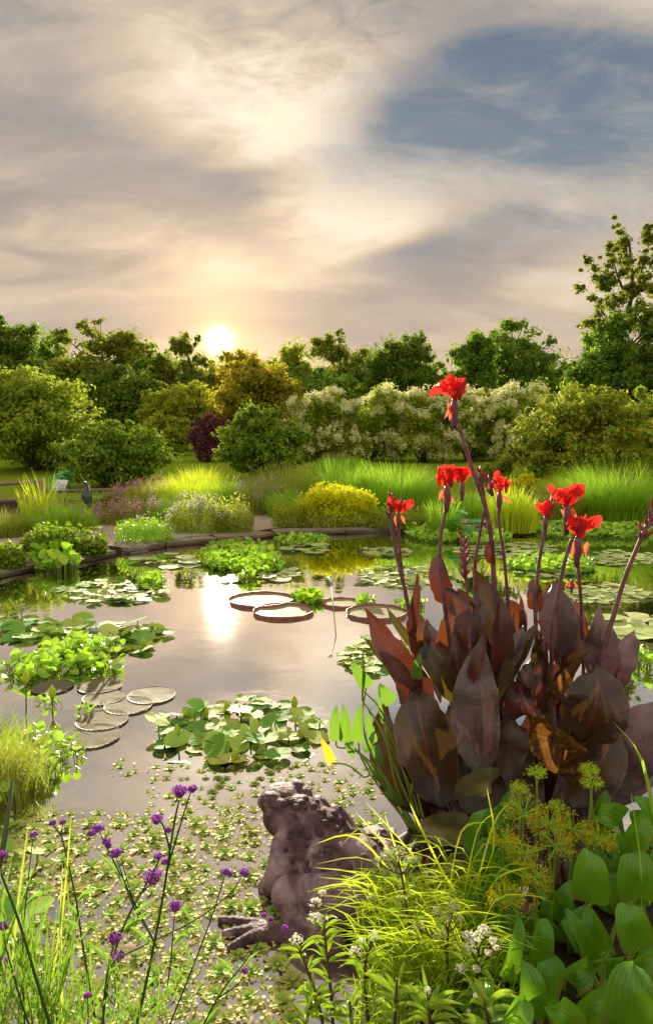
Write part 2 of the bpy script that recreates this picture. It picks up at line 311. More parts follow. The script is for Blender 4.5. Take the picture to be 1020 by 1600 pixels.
M['c_stem'] = plain('canna_stem', (0.10, 0.030, 0.050), 0.42, (0.24, 0.10, 0.13), 18, 0.1)
M['c_bud'] = leafmat('canna_bud', [(0.30, 0.03, 0.06), (0.42, 0.06, 0.09)], (0.6, 0.08, 0.08), 0.2)
def petal_mat():
    m, t, o = mat('canna_petal'); g = t.new('ShaderNodeTexCoord').outputs['Object']
    rnd = t.new('ShaderNodeObjectInfo').outputs['Random']; n1 = t.noise(g, 40, 3)
    c = t.mix(rnd, (0.62, 0.010, 0.020), (0.80, 0.035, 0.028)); c = t.mix(t.m('MULTIPLY', n1, 0.45), c, (0.85, 0.12, 0.06))
    p = pr(t, c, 0.45, 0.4); tr = t.new('ShaderNodeBsdfTranslucent'); tr.inputs[0].default_value = (0.95, 0.04, 0.03, 1)
    mx = t.new('ShaderNodeMixShader'); mx.inputs[0].default_value = 0.45
    t.l.new(p.outputs[0], mx.inputs[1]); t.l.new(tr.outputs[0], mx.inputs[2]); t.l.new(mx.outputs[0], o.inputs[0]); return m
M['petal'] = petal_mat()
M['petal_old'] = leafmat('canna_petal_faded', [(0.65, 0.14, 0.10), (0.45, 0.10, 0.05)], (0.8, 0.25, 0.12), 0.4)

def padmat(name, cols, edge, trans, tf=0.15, rough=0.62, spec=0.08, bs=0.2):
    m, t, o = mat(name); g = t.new('ShaderNodeTexCoord').outputs['Object']; s = t.new('ShaderNodeSeparateXYZ'); t.l.new(g, s.inputs[0])
    rnd = t.new('ShaderNodeObjectInfo').outputs['Random']
    r = t.m('SQRT', t.m('ADD', t.m('MULTIPLY', s.outputs[0], s.outputs[0]), t.m('MULTIPLY', s.outputs[1], s.outputs[1])))
    a = t.m('ARCTAN2', s.outputs[1], s.outputs[0]); vein = t.m('POWER', t.m('ABSOLUTE', t.m('SINE', t.m('MULTIPLY', a, 9.0))), 14.0)
    col = t.ramp(rnd, [(i/(len(cols)-1), c) for i, c in enumerate(cols)])
    nz = t.noise(g, 3.5, 5, 0.65); col = t.mix(t.m('MULTIPLY', t.sstep(nz, 0.45, 0.75), 0.55), col, edge)
    col = t.mix(t.m('MULTIPLY', t.sstep(r, 0.80, 1.0), 0.5), col, edge); col = t.mix(t.m('MULTIPLY', vein, 0.22), col, edge)
    p = pr(t, col, rough, spec, bump(t, t.m('ADD', nz, t.m('MULTIPLY', vein, -0.3)), bs, 0.02))
    tr = t.new('ShaderNodeBsdfTranslucent'); t.l.new(t.mix(0.5, col, trans), tr.inputs[0])
    mx = t.new('ShaderNodeMixShader'); mx.inputs[0].default_value = tf
    t.l.new(p.outputs[0], mx.inputs[1]); t.l.new(tr.outputs[0], mx.inputs[2]); t.l.new(mx.outputs[0], o.inputs[0]); return m
M['pad'] = padmat('lily_pad', [(0.08, 0.30, 0.05), (0.18, 0.42, 0.06), (0.34, 0.50, 0.09), (0.55, 0.56, 0.15)], (0.42, 0.42, 0.12), (0.25, 0.4, 0.05))
M['pad_pale'] = padmat('lily_pad_pale', [(0.30, 0.46, 0.16), (0.42, 0.54, 0.20), (0.52, 0.60, 0.26)], (0.58, 0.56, 0.24), (0.3, 0.4, 0.1))
M['pad_cream'] = padmat('young_giant_pad', [(0.15, 0.135, 0.085), (0.20, 0.175, 0.10)], (0.23, 0.20, 0.11), (0.5, 0.45, 0.2), 0.1, 0.6, 0.02, 0.06)
M['vic_floor'] = padmat('giant_pad_floor', [(0.26, 0.25, 0.14), (0.32, 0.30, 0.18)], (0.40, 0.34, 0.22), (0.4, 0.4, 0.2), 0.05, 0.6, 0.02, 0.05)
M['vic_rim'] = plain('giant_pad_rim', (0.17, 0.045, 0.035), 0.5, (0.30, 0.11, 0.06), 16, 0.2)
M['pad_edge'] = plain('pad_edge_dark', (0.03, 0.014, 0.02), 0.6, (0.10, 0.05, 0.05), 16)
def lettuce_mat():
    m, t, o = mat('water_lettuce'); g = t.new('ShaderNodeTexCoord').outputs['Object']; s = t.new('ShaderNodeSeparateXYZ'); t.l.new(g, s.inputs[0])
    r = t.m('SQRT', t.m('ADD', t.m('MULTIPLY', s.outputs[0], s.outputs[0]), t.m('MULTIPLY', s.outputs[1], s.outputs[1])))
    rnd = t.new('ShaderNodeObjectInfo').outputs['Random']; isl = t.new('ShaderNodeNewGeometry').outputs['Random Per Island']
    c = t.ramp(r, [(0.05, (0.20, 0.42, 0.07)), (0.45, (0.42, 0.56, 0.11)), (0.8, (0.68, 0.68, 0.22)), (1.0, (0.72, 0.62, 0.28))])
    c = t.mix(t.m('MULTIPLY', isl, 0.35), c, (0.34, 0.44, 0.08)); c = t.mix(t.m('MULTIPLY', t.sstep(rnd, 0.75, 1.0), 0.5), c, (0.48, 0.38, 0.08))
    p = pr(t, c, 0.6, 0.3); tr = t.new('ShaderNodeBsdfTranslucent'); t.l.new(c, tr.inputs[0])
    mx = t.new('ShaderNodeMixShader'); mx.inputs[0].default_value = 0.3
    t.l.new(p.outputs[0], mx.inputs[1]); t.l.new(tr.outputs[0], mx.inputs[2]); t.l.new(mx.outputs[0], o.inputs[0]); return m
M['lettuce'] = lettuce_mat()
def bigleaf_mat(name, a, b, trans, tf=0.3):
    m, t, o = mat(name); uv = t.new('ShaderNodeUVMap').outputs[0]; s = t.new('ShaderNodeSeparateXYZ'); t.l.new(uv, s.inputs[0])
    g = t.new('ShaderNodeTexCoord').outputs['Object']; rnd = t.new('ShaderNodeObjectInfo').outputs['Random']
    u = t.m('SUBTRACT', t.m('MULTIPLY', s.outputs[0], 2.0), 1.0)
    vein = t.m('ADD', t.m('MULTIPLY', t.m('SINE', t.m('MULTIPLY', u, 26.0)), 0.5), 0.5)
    nz = t.noise(g, 12, 4, 0.6)
    c = t.mix(rnd, a, b); c = t.mix(t.m('MULTIPLY', vein, 0.20), c, tuple(x*1.4 for x in b)); c = t.mix(t.m('MULTIPLY', t.sstep(nz, 0.5, 0.8), 0.3), c, a)
    au = t.m('ABSOLUTE', u); edge = t.m('MULTIPLY', t.sstep(t.m('ADD', au, t.m('MULTIPLY', t.noise(g, 7, 4), 0.9)), 1.36, 1.52), 0.8)
    c = t.mix(edge, c, (0.20, 0.12, 0.03)); spots = t.sstep(t.noise(g, 60, 2), 0.70, 0.76); c = t.mix(t.m('MULTIPLY', spots, 0.5), c, (0.10, 0.07, 0.02))
    p = pr(t, c, 0.27, 0.55, bump(t, t.m('ADD', vein, nz), 0.25, 0.003))
    tr = t.new('ShaderNodeBsdfTranslucent'); t.l.new(t.mix(t.m('MULTIPLY', vein, 0.3), trans, b), tr.inputs[0])
    mx = t.new('ShaderNodeMixShader'); mx.inputs[0].default_value = tf
    t.l.new(p.outputs[0], mx.inputs[1]); t.l.new(tr.outputs[0], mx.inputs[2]); t.l.new(mx.outputs[0], o.inputs[0]); return m
M['bigleaf'] = bigleaf_mat('broad_leaf', (0.038, 0.165, 0.010), (0.14, 0.36, 0.016), (0.26, 0.52, 0.02), 0.33)
M['arrow'] = bigleaf_mat('arrow_leaf', (0.05, 0.14, 0.015), (0.10, 0.22, 0.03), (0.24, 0.46, 0.03), 0.38)
M['arrow_y'] = bigleaf_mat('arrow_leaf_yellow', (0.45, 0.36, 0.02), (0.55, 0.42, 0.03), (0.9, 0.7, 0.03), 0.38)
def bronze_mat():
    m, t, o = mat('toad_bronze'); g = t.new('ShaderNodeTexCoord').outputs['Object']
    n1 = t.noise(g, 5, 6, 0.6, 0.4); n2 = t.noise(g, 45, 4, 0.6)
    s = t.new('ShaderNodeSeparateXYZ'); nn = t.new('ShaderNodeNewGeometry').outputs['Normal']; t.l.new(nn, s.inputs[0])
    c = t.ramp(n1, [(0.36, (0.045, 0.022, 0.028)), (0.5, (0.135, 0.074, 0.108)), (0.64, (0.30, 0.205, 0.25))])
    c = t.mix(t.m('MULTIPLY', t.sstep(t.noise(g, 9, 5, 0.6), 0.52, 0.72), 0.6), c, (0.52, 0.42, 0.38))
    c = t.mix(t.m('MULTIPLY', t.sstep(t.noise(g, 7, 5, 0.6, 0.8), 0.55, 0.75), 0.6), c, (0.085, 0.035, 0.012))
    p = pr(t, c, t.m('ADD', 0.50, t.m('MULTIPLY', n2, 0.3)), 0.22, bump(t, t.m('ADD', n1, t.m('MULTIPLY', n2, 0.45)), 0.9, 0.022))
    t.l.new(p.outputs[0], o.inputs[0]); return m
M['bronze'] = bronze_mat()
M['heron'] = plain('painted_bronze_blue', (0.03, 0.045, 0.07), 0.35, (0.09, 0.11, 0.14), 12, 0.3)
M['heron_pale'] = plain('painted_pale', (0.35, 0.33, 0.30), 0.4, (0.45, 0.42, 0.38), 12)

# ------------------------------------------------------------------ object helpers
def mesh_np(name, V, Q=None, T=None, m=None, uv=None, smooth=False):
    V = np.asarray(V, dtype=np.float32).reshape(-1, 3); me = bpy.data.meshes.new(name)
    nq = 0 if Q is None else len(Q); nt = 0 if T is None else len(T)
    idx = []
    if nq: idx.append(np.asarray(Q, dtype=np.int32).ravel())
    if nt: idx.append(np.asarray(T, dtype=np.int32).ravel())
    idx = np.concatenate(idx)
    st = np.concatenate([np.arange(nq)*4, nq*4+np.arange(nt)*3]).astype(np.int32)
    me.vertices.add(len(V)); me.vertices.foreach_set('co', V.ravel())
    me.loops.add(len(idx)); me.loops.foreach_set('vertex_index', idx)
    me.polygons.add(nq+nt); me.polygons.foreach_set('loop_start', st)
    if smooth: me.polygons.foreach_set('use_smooth', np.ones(nq+nt, dtype=bool))
    if uv is not None:
        l = me.uv_layers.new(name='UVMap'); l.data.foreach_set('uv', np.asarray(uv, dtype=np.float32)[idx].ravel())
    me.update(calc_edges=True)
    if m is not None: me.materials.append(m)
    return me
def link(name, me, parent=None, loc=None):
    o = bpy.data.objects.new(name, me); C.objects.link(o)
    if parent is not None: o.parent = parent
    if loc is not None: o.location = tuple(float(q) for q in loc)
    return o
def origin(p):
    v = np.zeros(3)
    while p is not None: v = v + np.array(p.location[:]); p = p.parent
    return v
def part(name, V, Q, m, parent, T=None, uv=None, smooth=False, org=None):
    """mesh given in place; its own origin goes to org (default: the parent's)"""
    V = np.asarray(V, dtype=float).reshape(-1, 3)
    po = origin(parent); oo = po if org is None else np.asarray(org, float)
    return link(name, mesh_np(name, V-oo, Q, T, m, uv, smooth), parent, None if org is None else oo-po)
def tag(o, label, cat, group=None, kind=None):
    if label: o['label'] = label
    if cat: o['category'] = cat
    if group: o['group'] = group
    if kind: o['kind'] = kind
    return o
def thing(name, label, cat, loc, group=None):
    o = bpy.data.objects.new(name, None); C.objects.link(o); o.empty_display_size = 0.2
    o.location = tuple(float(q) for q in loc); return tag(o, label, cat, group)
def struct(o): o['kind'] = 'structure'; return o
def stuff(o): o['kind'] = 'stuff'; return o
def nrm(v): v = np.asarray(v, float); return v/np.maximum(np.linalg.norm(v, axis=-1, keepdims=True), 1e-9)
class MB:
    """collects quads and triangles for one mesh"""
    def __init__(s): s.V = []; s.Q = []; s.T = []; s.n = 0
    def add(s, V, Q=None, T=None):
        V = np.asarray(V, float).reshape(-1, 3)
        if Q is not None and len(Q): s.Q.append(np.asarray(Q)+s.n)
        if T is not None and len(T): s.T.append(np.asarray(T)+s.n)
        s.V.append(V); s.n += len(V)
    def out(s):
        return np.concatenate(s.V), (np.concatenate(s.Q) if s.Q else None), (np.concatenate(s.T) if s.T else None)
    def part(s, name, m, parent, smooth=False, org=None):
        V, Q, T = s.out(); return part(name, V, Q, m, parent, T, None, smooth, org)
def tube(pts, rad, k=6, cap=True):
    pts = np.asarray(pts, float); n = len(pts); rad = np.broadcast_to(np.asarray(rad, float), (n,))
    tg = nrm(np.gradient(pts, axis=0)); ref = np.array([0.13, 0.91, 0.37])
    s1 = nrm(np.cross(tg, ref)); s2 = np.cross(tg, s1)
    a = np.arange(k)*2*PI/k
    V = pts[:, None] + rad[:, None, None]*(np.cos(a)[None, :, None]*s1[:, None]+np.sin(a)[None, :, None]*s2[:, None])
    Q = []
    for i in range(n-1):
        for j in range(k): Q.append((i*k+j, i*k+(j+1) % k, (i+1)*k+(j+1) % k, (i+1)*k+j))
    V = V.reshape(-1, 3); T = []
    if cap:
        V = np.vstack([V, pts[0], pts[-1]]); b = n*k
        for j in range(k): T.append((b, (j+1) % k, j)); T.append((b+1, (n-1)*k+j, (n-1)*k+(j+1) % k))
    return V, np.array(Q), (np.array(T) if T else None)
def smoothline(P, n=12):
    P = np.asarray(P, float); t = np.linspace(0, len(P)-1, n); out = []
    for q in t:
        i = min(int(q), len(P)-2); f = q-i
        p0 = P[max(i-1, 0)]; p1 = P[i]; p2 = P[i+1]; p3 = P[min(i+2, len(P)-1)]
        out.append(0.5*((2*p1)+(-p0+p2)*f+(2*p0-5*p1+4*p2-p3)*f*f+(-p0+3*p1-3*p2+p3)*f**3))
    return np.array(out)
def box(c, s, jit=0.0, rng=R):
    V = np.array([(x, y, z) for x in (-1, 1) for y in (-1, 1) for z in (-1, 1)], float)*np.asarray(s)/2+np.asarray(c)
    if jit: V += rng.normal(0, jit, V.shape)
    return V, np.array([(0, 1, 3, 2), (4, 6, 7, 5), (0, 4, 5, 1), (2, 3, 7, 6), (0, 2, 6, 4), (1, 5, 7, 3)])
def cards(P, N, size, aspect=0.55, bend=0.0, rng=R):
    """one pointed leaf (two triangles) per point"""
    n = len(P); N = nrm(N); rv = rng.normal(size=(n, 3)); A = nrm(np.cross(N, rv)); B = np.cross(N, A)
    size = np.broadcast_to(size, (n,))[:, None]
    V = np.stack([P-A*size*0.5, P+B*size*aspect*0.5+N*size*bend, P+A*size*0.5, P-B*size*aspect*0.5+N*size*bend], 1)
    return V.reshape(-1, 3), np.arange(n*4).reshape(-1, 4)
def blades(B, az, L, lean, wd, seg=3, droop=0.6, rng=R):
    """curved grass blades; B base points (n,3)"""
    n = len(B); az = np.broadcast_to(az, (n,)); L = np.broadcast_to(L, (n,)); lean = np.broadcast_to(lean, (n,)); wd = np.broadcast_to(wd, (n,))
    d = np.stack([np.cos(az), np.sin(az), np.zeros(n)], 1); tw = rng.uniform(0, PI, n)
    sd = np.stack([np.cos(tw), np.sin(tw), np.zeros(n)], 1)
    rows = []
    for i in range(seg+1):
        t = i/seg; a = lean*(t+droop*t*t); z = L*t*np.cos(np.minimum(a, 2.2)*0.8); h = L*t*np.sin(np.minimum(a, 2.2))
        c = B+d*h[:, None]; c[:, 2] += z; ww = (wd*(1-t**1.6)*0.5+wd*0.03)[:, None]
        rows.append(np.stack([c-sd*ww, c+sd*ww], 1))
    V = np.stack(rows, 1).reshape(n, -1, 3)         # n,(seg+1)*2,3
    q = np.array([(2*i, 2*i+1, 2*i+3, 2*i+2) for i in range(seg)])
    Q = (np.arange(n)[:, None, None]*(2*(seg+1))+q[None]).reshape(-1, 4)
    return V.reshape(-1, 3), Q

# ------------------------------------------------------------------ ground, pond
def gz(x, y):
    y = np.asarray(y, float)
    return 0.085 + 0.055*np.clip(y-14.5, 0, 20) + 0.02*np.clip(y-34.5, 0, 60)
def G(px, py):                           # point of that sight line on the ground
    d = ray(px, py); lo, hi = 1.0, 120.0
    for _ in range(40):
        mid = (lo+hi)/2; p = np.array([0, 0, H])+d*mid
        if p[2] > gz(p[0], p[1]): lo = mid
        else: hi = mid
    return np.array([0, 0, H])+d*lo
WALL_A = [AZ(px, py, 0.09)[:2] for px, py in ((-260, 938), (-120, 913), (0, 893), (59, 881), (110, 873), (182, 860))]
WALL_B = [AZ(px, py, 0.09)[:2] for px, py in ((153, 849), (201, 857), (260, 847.5), (340, 840), (400, 836.5), (428, 831.5), (541, 827.5), (629, 824.5), (760, 822), (900, 823), (1010, 825), (1200, 832))]
bx = np.array([-40, *[p[0] for p in WALL_A], *[p[0] for p in WALL_B[1:]], 40]); by = np.array([5.0, *[p[1] for p in WALL_A], *[p[1] for p in WALL_B[1:]], 12.0])
def far_edge(x): return np.interp(x, bx, by)
def near_edge(x):                        # near shore of the pond
    return np.interp(x, [-40, -6, -2.4, -1.35, -0.7, -0.25, 0.1, 0.9, 1.5, 2.5, 6, 40], [3.0, 3.0, 2.6, 2.15, 1.98, 1.55, 1.75, 2.55, 3.05, 3.2, 3.4, 3.4])
xs = np.concatenate([np.linspace(-200, -16, 14), np.arange(-15.5, 15.5, 0.22), np.linspace(16, 200, 14)])
ys = np.concatenate([np.linspace(-150, 0, 10), np.arange(0.3, 15.5, 0.12), np.arange(16, 40, 0.8), np.linspace(42, 120, 20), np.linspace(150, 270, 5)])
XX, YY = np.meshgrid(xs, ys); inside = (YY > near_edge(XX)) & (YY < far_edge(XX)+0.22) & (np.abs(XX) < 22)
ZZ = gz(XX, YY); ZZ = np.where(YY < 8, 0.05+0.015*np.sin(XX*3)*np.cos(YY*4), ZZ); ZZ = np.where(inside, -0.6, ZZ)
nx, ny = len(xs), len(ys); ii = np.arange(nx*ny).reshape(ny, nx)
Qg = np.stack([ii[:-1, :-1], ii[:-1, 1:], ii[1:, 1:], ii[1:, :-1]], -1).reshape(-1, 4)
g_o = link('ground', mesh_np('ground', np.stack([XX, YY, ZZ], -1).reshape(-1, 3), Qg, None, M['ground'])); struct(g_o)
Wv = [(-23, 1.2, 0), (23, 1.2, 0), (23, 14.2, 0), (-23, 14.2, 0)]
w_o = link('pond_water', mesh_np('pond_water', Wv, [(0, 1, 2, 3)], None, M['water'])); struct(w_o)

# gravel path (sheet just above the ground)
def sheet(name, pts, m, dz=0.004):
    P = [G(px, py) for px, py in pts]; bm = bmesh.new()
    vs = [bm.verts.new((p[0], p[1], float(gz(p[0], p[1]))+dz)) for p in P]; bm.faces.new(vs); bmesh.ops.triangulate(bm, faces=bm.faces[:])
    me = bpy.data.meshes.new(name); bm.to_mesh(me); bm.free(); me.materials.append(m); return struct(link(name, me))
sheet('gravel_path', [(-300, 930), (-300, 850), (0, 826), (110, 812), (190, 800), (300, 793), (420, 795), (520, 800), (700, 800), (1000, 800), (1300, 805), (1300, 822), (1010, 818), (900, 817), (760, 817), (629, 818), (541, 821), (428, 825), (400, 830), (300, 838), (201, 850), (165, 846), (150, 856), (100, 866), (0, 884)], M['gravel'])

# coping wall: each stone a part
def coping(pts, parent, rows=2):
    P = np.array(pts); seg = np.linalg.norm(np.diff(P, axis=0), axis=1)
    for i in range(len(P)-1):
        a, b = P[i], P[i+1]; L = seg[i]; d = (b-a)/L; nr2 = np.array([-d[1], d[0]])
        if nr2[1] < 0: nr2 = -nr2
        for r in range(rows):
            k = max(1, round(L/(1.35 if r == 0 else 1.0))); cuts = np.linspace(0, L, k+1)
            cuts[1:-1] += R.uniform(-0.08, 0.08, len(cuts[1:-1]))
            for c0, c1 in zip(cuts[:-1], cuts[1:]):
                z0, z1 = ((0.022, 0.098) if r == 0 else (-0.15, 0.018)); off = 0.0 if r == 0 else 0.035
                off += R.uniform(-0.012, 0.012); dep = 0.42; top = z1+R.uniform(-0.006, 0.006)
                bm = bmesh.new(); bmesh.ops.create_cube(bm, size=1)
                for v in bm.verts:
                    u = c0+0.008 if v.co.x < 0 else c1-0.008; q = off if v.co.y < 0 else dep
                    p = a+d*u+nr2*q; v.co = (p[0], p[1], z0 if v.co.z < 0 else top)
                bmesh.ops.bevel(bm, geom=bm.edges[:], offset=0.012, segments=1, affect='EDGES')
                cen = a+d*(c0+c1)/2; oo = np.array([cen[0], cen[1], 0.1])
                for v in bm.verts: v.co = Vector(np.array(v.co)-oo+R.normal(0, 0.004, 3))
                me = bpy.data.meshes.new('stone'); bm.to_mesh(me); bm.free(); me.materials.append(M['stone'])
                link('stone', me, parent, oo-origin(parent))
t = thing('pond_wall', 'low stone coping wall along the left edge of the pond, ending at the step', 'wall', (*WALL_A[3], 0)); coping(WALL_A, t)
t = thing('pond_wall', 'long stone coping wall along the far edge of the pond below the flower beds', 'wall', (*WALL_B[5], 0)); coping(WALL_B, t)

# ------------------------------------------------------------------ evening haze
def haze():
    V, Q = box((0, 60, 18), (440, 460, 40)); me = mesh_np('haze', V, Q); o = link('haze', me); o['kind'] = 'stuff'; o['label'] = 'thin warm evening haze over the garden'; o['category'] = 'haze'
    m, t, out = mat('haze'); v = t.new('ShaderNodeVolumePrincipled'); v.inputs['Color'].default_value = (1.0, 0.76, 0.45, 1); v.inputs['Density'].default_value = HAZE; v.inputs['Anisotropy'].default_value = 0.94
    t.l.new(v.outputs[0], out.inputs['Volume']); me.materials.append(m)
HAZE = 0.000003
if HAZE: haze()

# ------------------------------------------------------------------ trees and shrubs
def crown(box3, n, size, lobes, rng, ztop=1.0, squash=0.75, fill=0.35, airy=1.0, bottom=0.35, aspect=0.55, lobr=0.30, boxy=False):
    """leaf points and normals in an uneven crown of many clumps"""
    (cx_, cy_, cz_), (rx, ry, rz) = box3
    u = rng.normal(size=(lobes, 3)); u = nrm(u); u[:, 2] = np.where(u[:, 2] < -bottom, -u[:, 2], u[:, 2])
    rr = rng.uniform(0.42, 0.90, (lobes, 1)); LC = u*rr
    LR = rng.uniform(0.65, 1.25, lobes)*lobr
    LR *= airy*rng.uniform(0.7, 1.25, lobes)
    if not boxy:                         # some boughs reach out past the rest
        k = rng.random(lobes) < 0.28; LC[k] = nrm(LC[k])*rng.uniform(0.88, 1.04, (k.sum(), 1)); LR[k] *= 0.5
    LC = np.sign(LC)*np.abs(LC)**(0.72 if boxy else 0.95)*np.array([1, 1, 1.02])
    wts = LR**2; wts /= wts.sum(); which = rng.choice(lobes, n, p=wts)
    v = rng.normal(size=(n, 3)); ln_ = np.linalg.norm(v, axis=1, keepdims=True); v = v/ln_
    # each clump is a loose spray stretched outwards, ragged at its edge
    out = nrm(LC+rng.normal(0, 0.25, LC.shape)); st = rng.uniform(0.0, 0.9, lobes)
    rad = np.minimum(ln_[:, 0]*0.50, 1.1)
    off = v*(rad*LR[which])[:, None]*np.array([1, 1, squash])
    al = np.sum(off*out[which], 1, keepdims=True); off = off+out[which]*al*st[which][:, None]
    tw = rng.integers(0, 9, n); twv = nrm(rng.normal(size=(lobes*9, 3)))*rng.uniform(0.3, 1.0, (lobes*9, 1))
    j = rng.random(n) < 0.6; tk = which*9+tw      # twigs inside the clump
    off[j] = (twv[tk[j]]*np.array([1, 1, squash]))*LR[which[j]][:, None]*1.05+off[j]*0.30
    q = LC[which]+off
    inn = rng.random(n) < fill*0.3; q[inn] = nrm(rng.normal(size=(inn.sum(), 3)))*rng.uniform(0.1, 0.75, (inn.sum(), 1))
    P = q*np.array([rx, ry, rz])+np.array([cx_, cy_, cz_])
    N = nrm(v+np.array([0, 0, 0.5])+rng.normal(0, 0.6, (n, 3)))
    return P, N, LC*np.array([rx, ry, rz])+np.array([cx_, cy_, cz_])
def woody(name, label, cat, x0, x1, yt, yb, Y, m, n, size, lobes=26, shrub=False, cb=0.30, group=None, seed=0, airy=1.0, squash=0.75,
          trunk_px=None, lobr=0.30, fill=0.35, blossom=None, depth=0.9, aspect=0.55, layered=False, boxy=False):
    rng = np.random.default_rng(1000+seed); xc = (x0+x1)/2; s = SC(Y); lobes = int(lobes*1.7)
    if not shrub: n = int(n*(1.45 if airy < 0.95 else 2.2)); fill *= (0.4 if airy < 0.95 else 1); size *= 0.68; lobr *= 0.92; lobes = int(lobes*1.25); cb = (0.27 if cb > 0.08 else 0.15); lobr *= (1.2 if airy < 0.95 and seed != 13 else 1.0)
    else: n = int(n*1.9); size *= 0.86; lobr *= 0.88
    top = AY(xc, yt, Y)[2]; X0 = AY(x0, yt, Y)[0]; X1 = AY(x1, yt, Y)[0]; base = float(gz(0, Y)) if yb is None else AY(xc, yb, Y)[2]
    g0 = float(gz(0, Y)); bx_ = (X0+X1)/2 if trunk_px is None else AY(trunk_px, yt, Y)[0]
    o = thing(name, label, cat, (bx_, Y, g0), group)
    hgt = top-g0
    zb = (g0-0.05 if shrub else g0+hgt*cb)
    if yb is not None and not shrub: zb = base
    ctr = ((X0+X1)/2, Y, (top+zb)/2); rad = ((X1-X0)/2, (X1-X0)/2*depth, (top-zb)/2)
    P, N, LC = crown((ctr, rad), n, size, lobes, rng, squash=squash, fill=fill, airy=airy, aspect=aspect, lobr=lobr, bottom=(0.95 if shrub or cb < 0.3 else 0.6), boxy=boxy)
    P[:, 2] = np.maximum(P[:, 2], g0+0.02)
    sz = size*rng.uniform(0.6, 1.35, len(P)); V, Q = cards(P, N, sz, aspect, 0.08, rng)
    cr = part('crown' if not shrub else 'foliage', V, Q, m, o)
    mb = MB()
    if not shrub:
        tr = hgt*0.022; k = 7
        line = smoothline([(bx_, Y, g0-0.1), (bx_+rng.normal(0, tr), Y, g0+hgt*0.3), (ctr[0]+rng.normal(0, tr*3), Y, g0+hgt*0.62), (ctr[0], Y, g0+hgt*0.9)], 9)
        mb.add(*tube(line, np.linspace(tr, tr*0.18, 9), k))
        for j in rng.choice(lobes, min(lobes, 16), replace=False):
            b = LC[j]; ok_ = [q for q in line[:8] if q[2] < b[2]-0.45*np.hypot(*(b-q)[:2])]; a = (ok_[-1] if len(ok_) > 1 else line[1]); mid = (a+b)/2+np.array([0, 0, -0.06*hgt])
            mb.add(*tube(smoothline([a, mid, b], 5), np.linspace(tr*0.38, tr*0.08, 5), 4, False))
        mb.part('trunk', M['bark'], o, True)
    else:
        for j in range(min(lobes, 14)):
            a = np.array([bx_+rng.normal(0, 0.15), Y+rng.normal(0, 0.15), g0-0.05]); b = LC[j]
            mb.add(*tube(smoothline([a, (a+b)/2+rng.normal(0, 0.1, 3), b], 4), np.linspace(0.035, 0.01, 4), 4, False))
        mb.part('stem', M['bark'], o, True)
    if blossom:
        nb, bs, bm_ = blossom; v = nrm(rng.normal(size=(nb, 3))); v[:, 2] = np.abs(v[:, 2])*1.05-0.35; v[:, 1] = -np.abs(v[:, 1]); v = nrm(v)
        # clusters sit on the surface of the clumps
        j = rng.integers(0, lobes, nb); lc = (LC[j]-np.array(ctr))/np.array(rad); d = nrm(lc+v*0.8)
        Pc = (lc+d*lobr*0.95)*np.array(rad)+np.array(ctr); Pc[:, 2] = np.maximum(Pc[:, 2], g0+0.3)
        k = 14; PP = np.repeat(Pc, k, 0); of = rng.normal(0, 1, (nb*k, 3))*np.array([bs*0.19, bs*0.19, bs*0.30]); NN = nrm(of+np.array([0, -0.3, 0.3]))
        V, Q = cards(PP+of, NN, bs*0.36*rng.uniform(0.7, 1.2, nb*k), 0.8, 0.05, rng); stuff(part('blossom', V, Q, bm_, o))
    return o

TG = 'trees behind the garden'
woody('leafy_tree', 'dark green feathery tree at the far left edge of the treeline', 'tree', -90, 62, 484, None, 45, M['tree_dark'], 12000, 0.42, 30, seed=1, group=TG, lobr=0.26, cb=0.12)
woody('leafy_tree', 'wide airy tree with sky showing through its crown, left of the sun', 'tree', 68, 240, 500, None, 58, M['tree_airy'], 11000, 0.50, 34, seed=2, group=TG, airy=0.85, lobr=0.24, cb=0.18)
woody('leafy_tree', 'narrow green tree between the dark edge tree and the wide airy tree', 'tree', 40, 110, 530, None, 62, M['tree_mid'], 6000, 0.45, 18, seed=22, group=TG, cb=0.15)
woody('leafy_tree', 'open-crowned olive tree just left of the setting sun', 'tree', 232, 332, 517, None, 60, M['tree_airy'], 8000, 0.46, 26, seed=3, group=TG, airy=0.85, lobr=0.25, cb=0.15)
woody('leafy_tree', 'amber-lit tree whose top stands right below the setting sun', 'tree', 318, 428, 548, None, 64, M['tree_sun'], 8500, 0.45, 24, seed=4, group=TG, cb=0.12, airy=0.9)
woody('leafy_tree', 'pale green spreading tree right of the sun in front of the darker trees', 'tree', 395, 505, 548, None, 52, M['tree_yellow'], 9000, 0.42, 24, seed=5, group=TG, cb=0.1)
woody('leafy_tree', 'dark thin-topped tree with sprays of leaves above the cream hedge', 'tree', 466, 592, 520, None, 62, M['tree_airy'], 9500, 0.46, 30, seed=6, group=TG, airy=0.86, lobr=0.24, cb=0.25)
woody('leafy_tree', 'dense round-topped dark green tree above the cream flowering hedge', 'tree', 574, 688, 526, None, 56, M['tree_dark'], 15000, 0.42, 40, seed=7, group=TG, cb=0.15, lobr=0.32)
woody('leafy_tree', 'lighter green tree in front of the large domed tree', 'tree', 704, 790, 522, None, 52, M['tree_mid'], 10000, 0.40, 26, seed=8, group=TG, cb=0.15)
woody('leafy_tree', 'large domed tree with gaps in its crown, right of centre', 'tree', 728, 872, 501, None, 62, M['tree_dark'], 12000, 0.48, 38, seed=9, group=TG, cb=0.22, airy=0.88, lobr=0.25)
woody('leafy_tree', 'small thin tree between the domed tree and the dark trees at right', 'tree', 862, 932, 560, None, 60, M['tree_dark'], 4200, 0.42, 18, seed=10, group=TG, airy=0.85, cb=0.15)
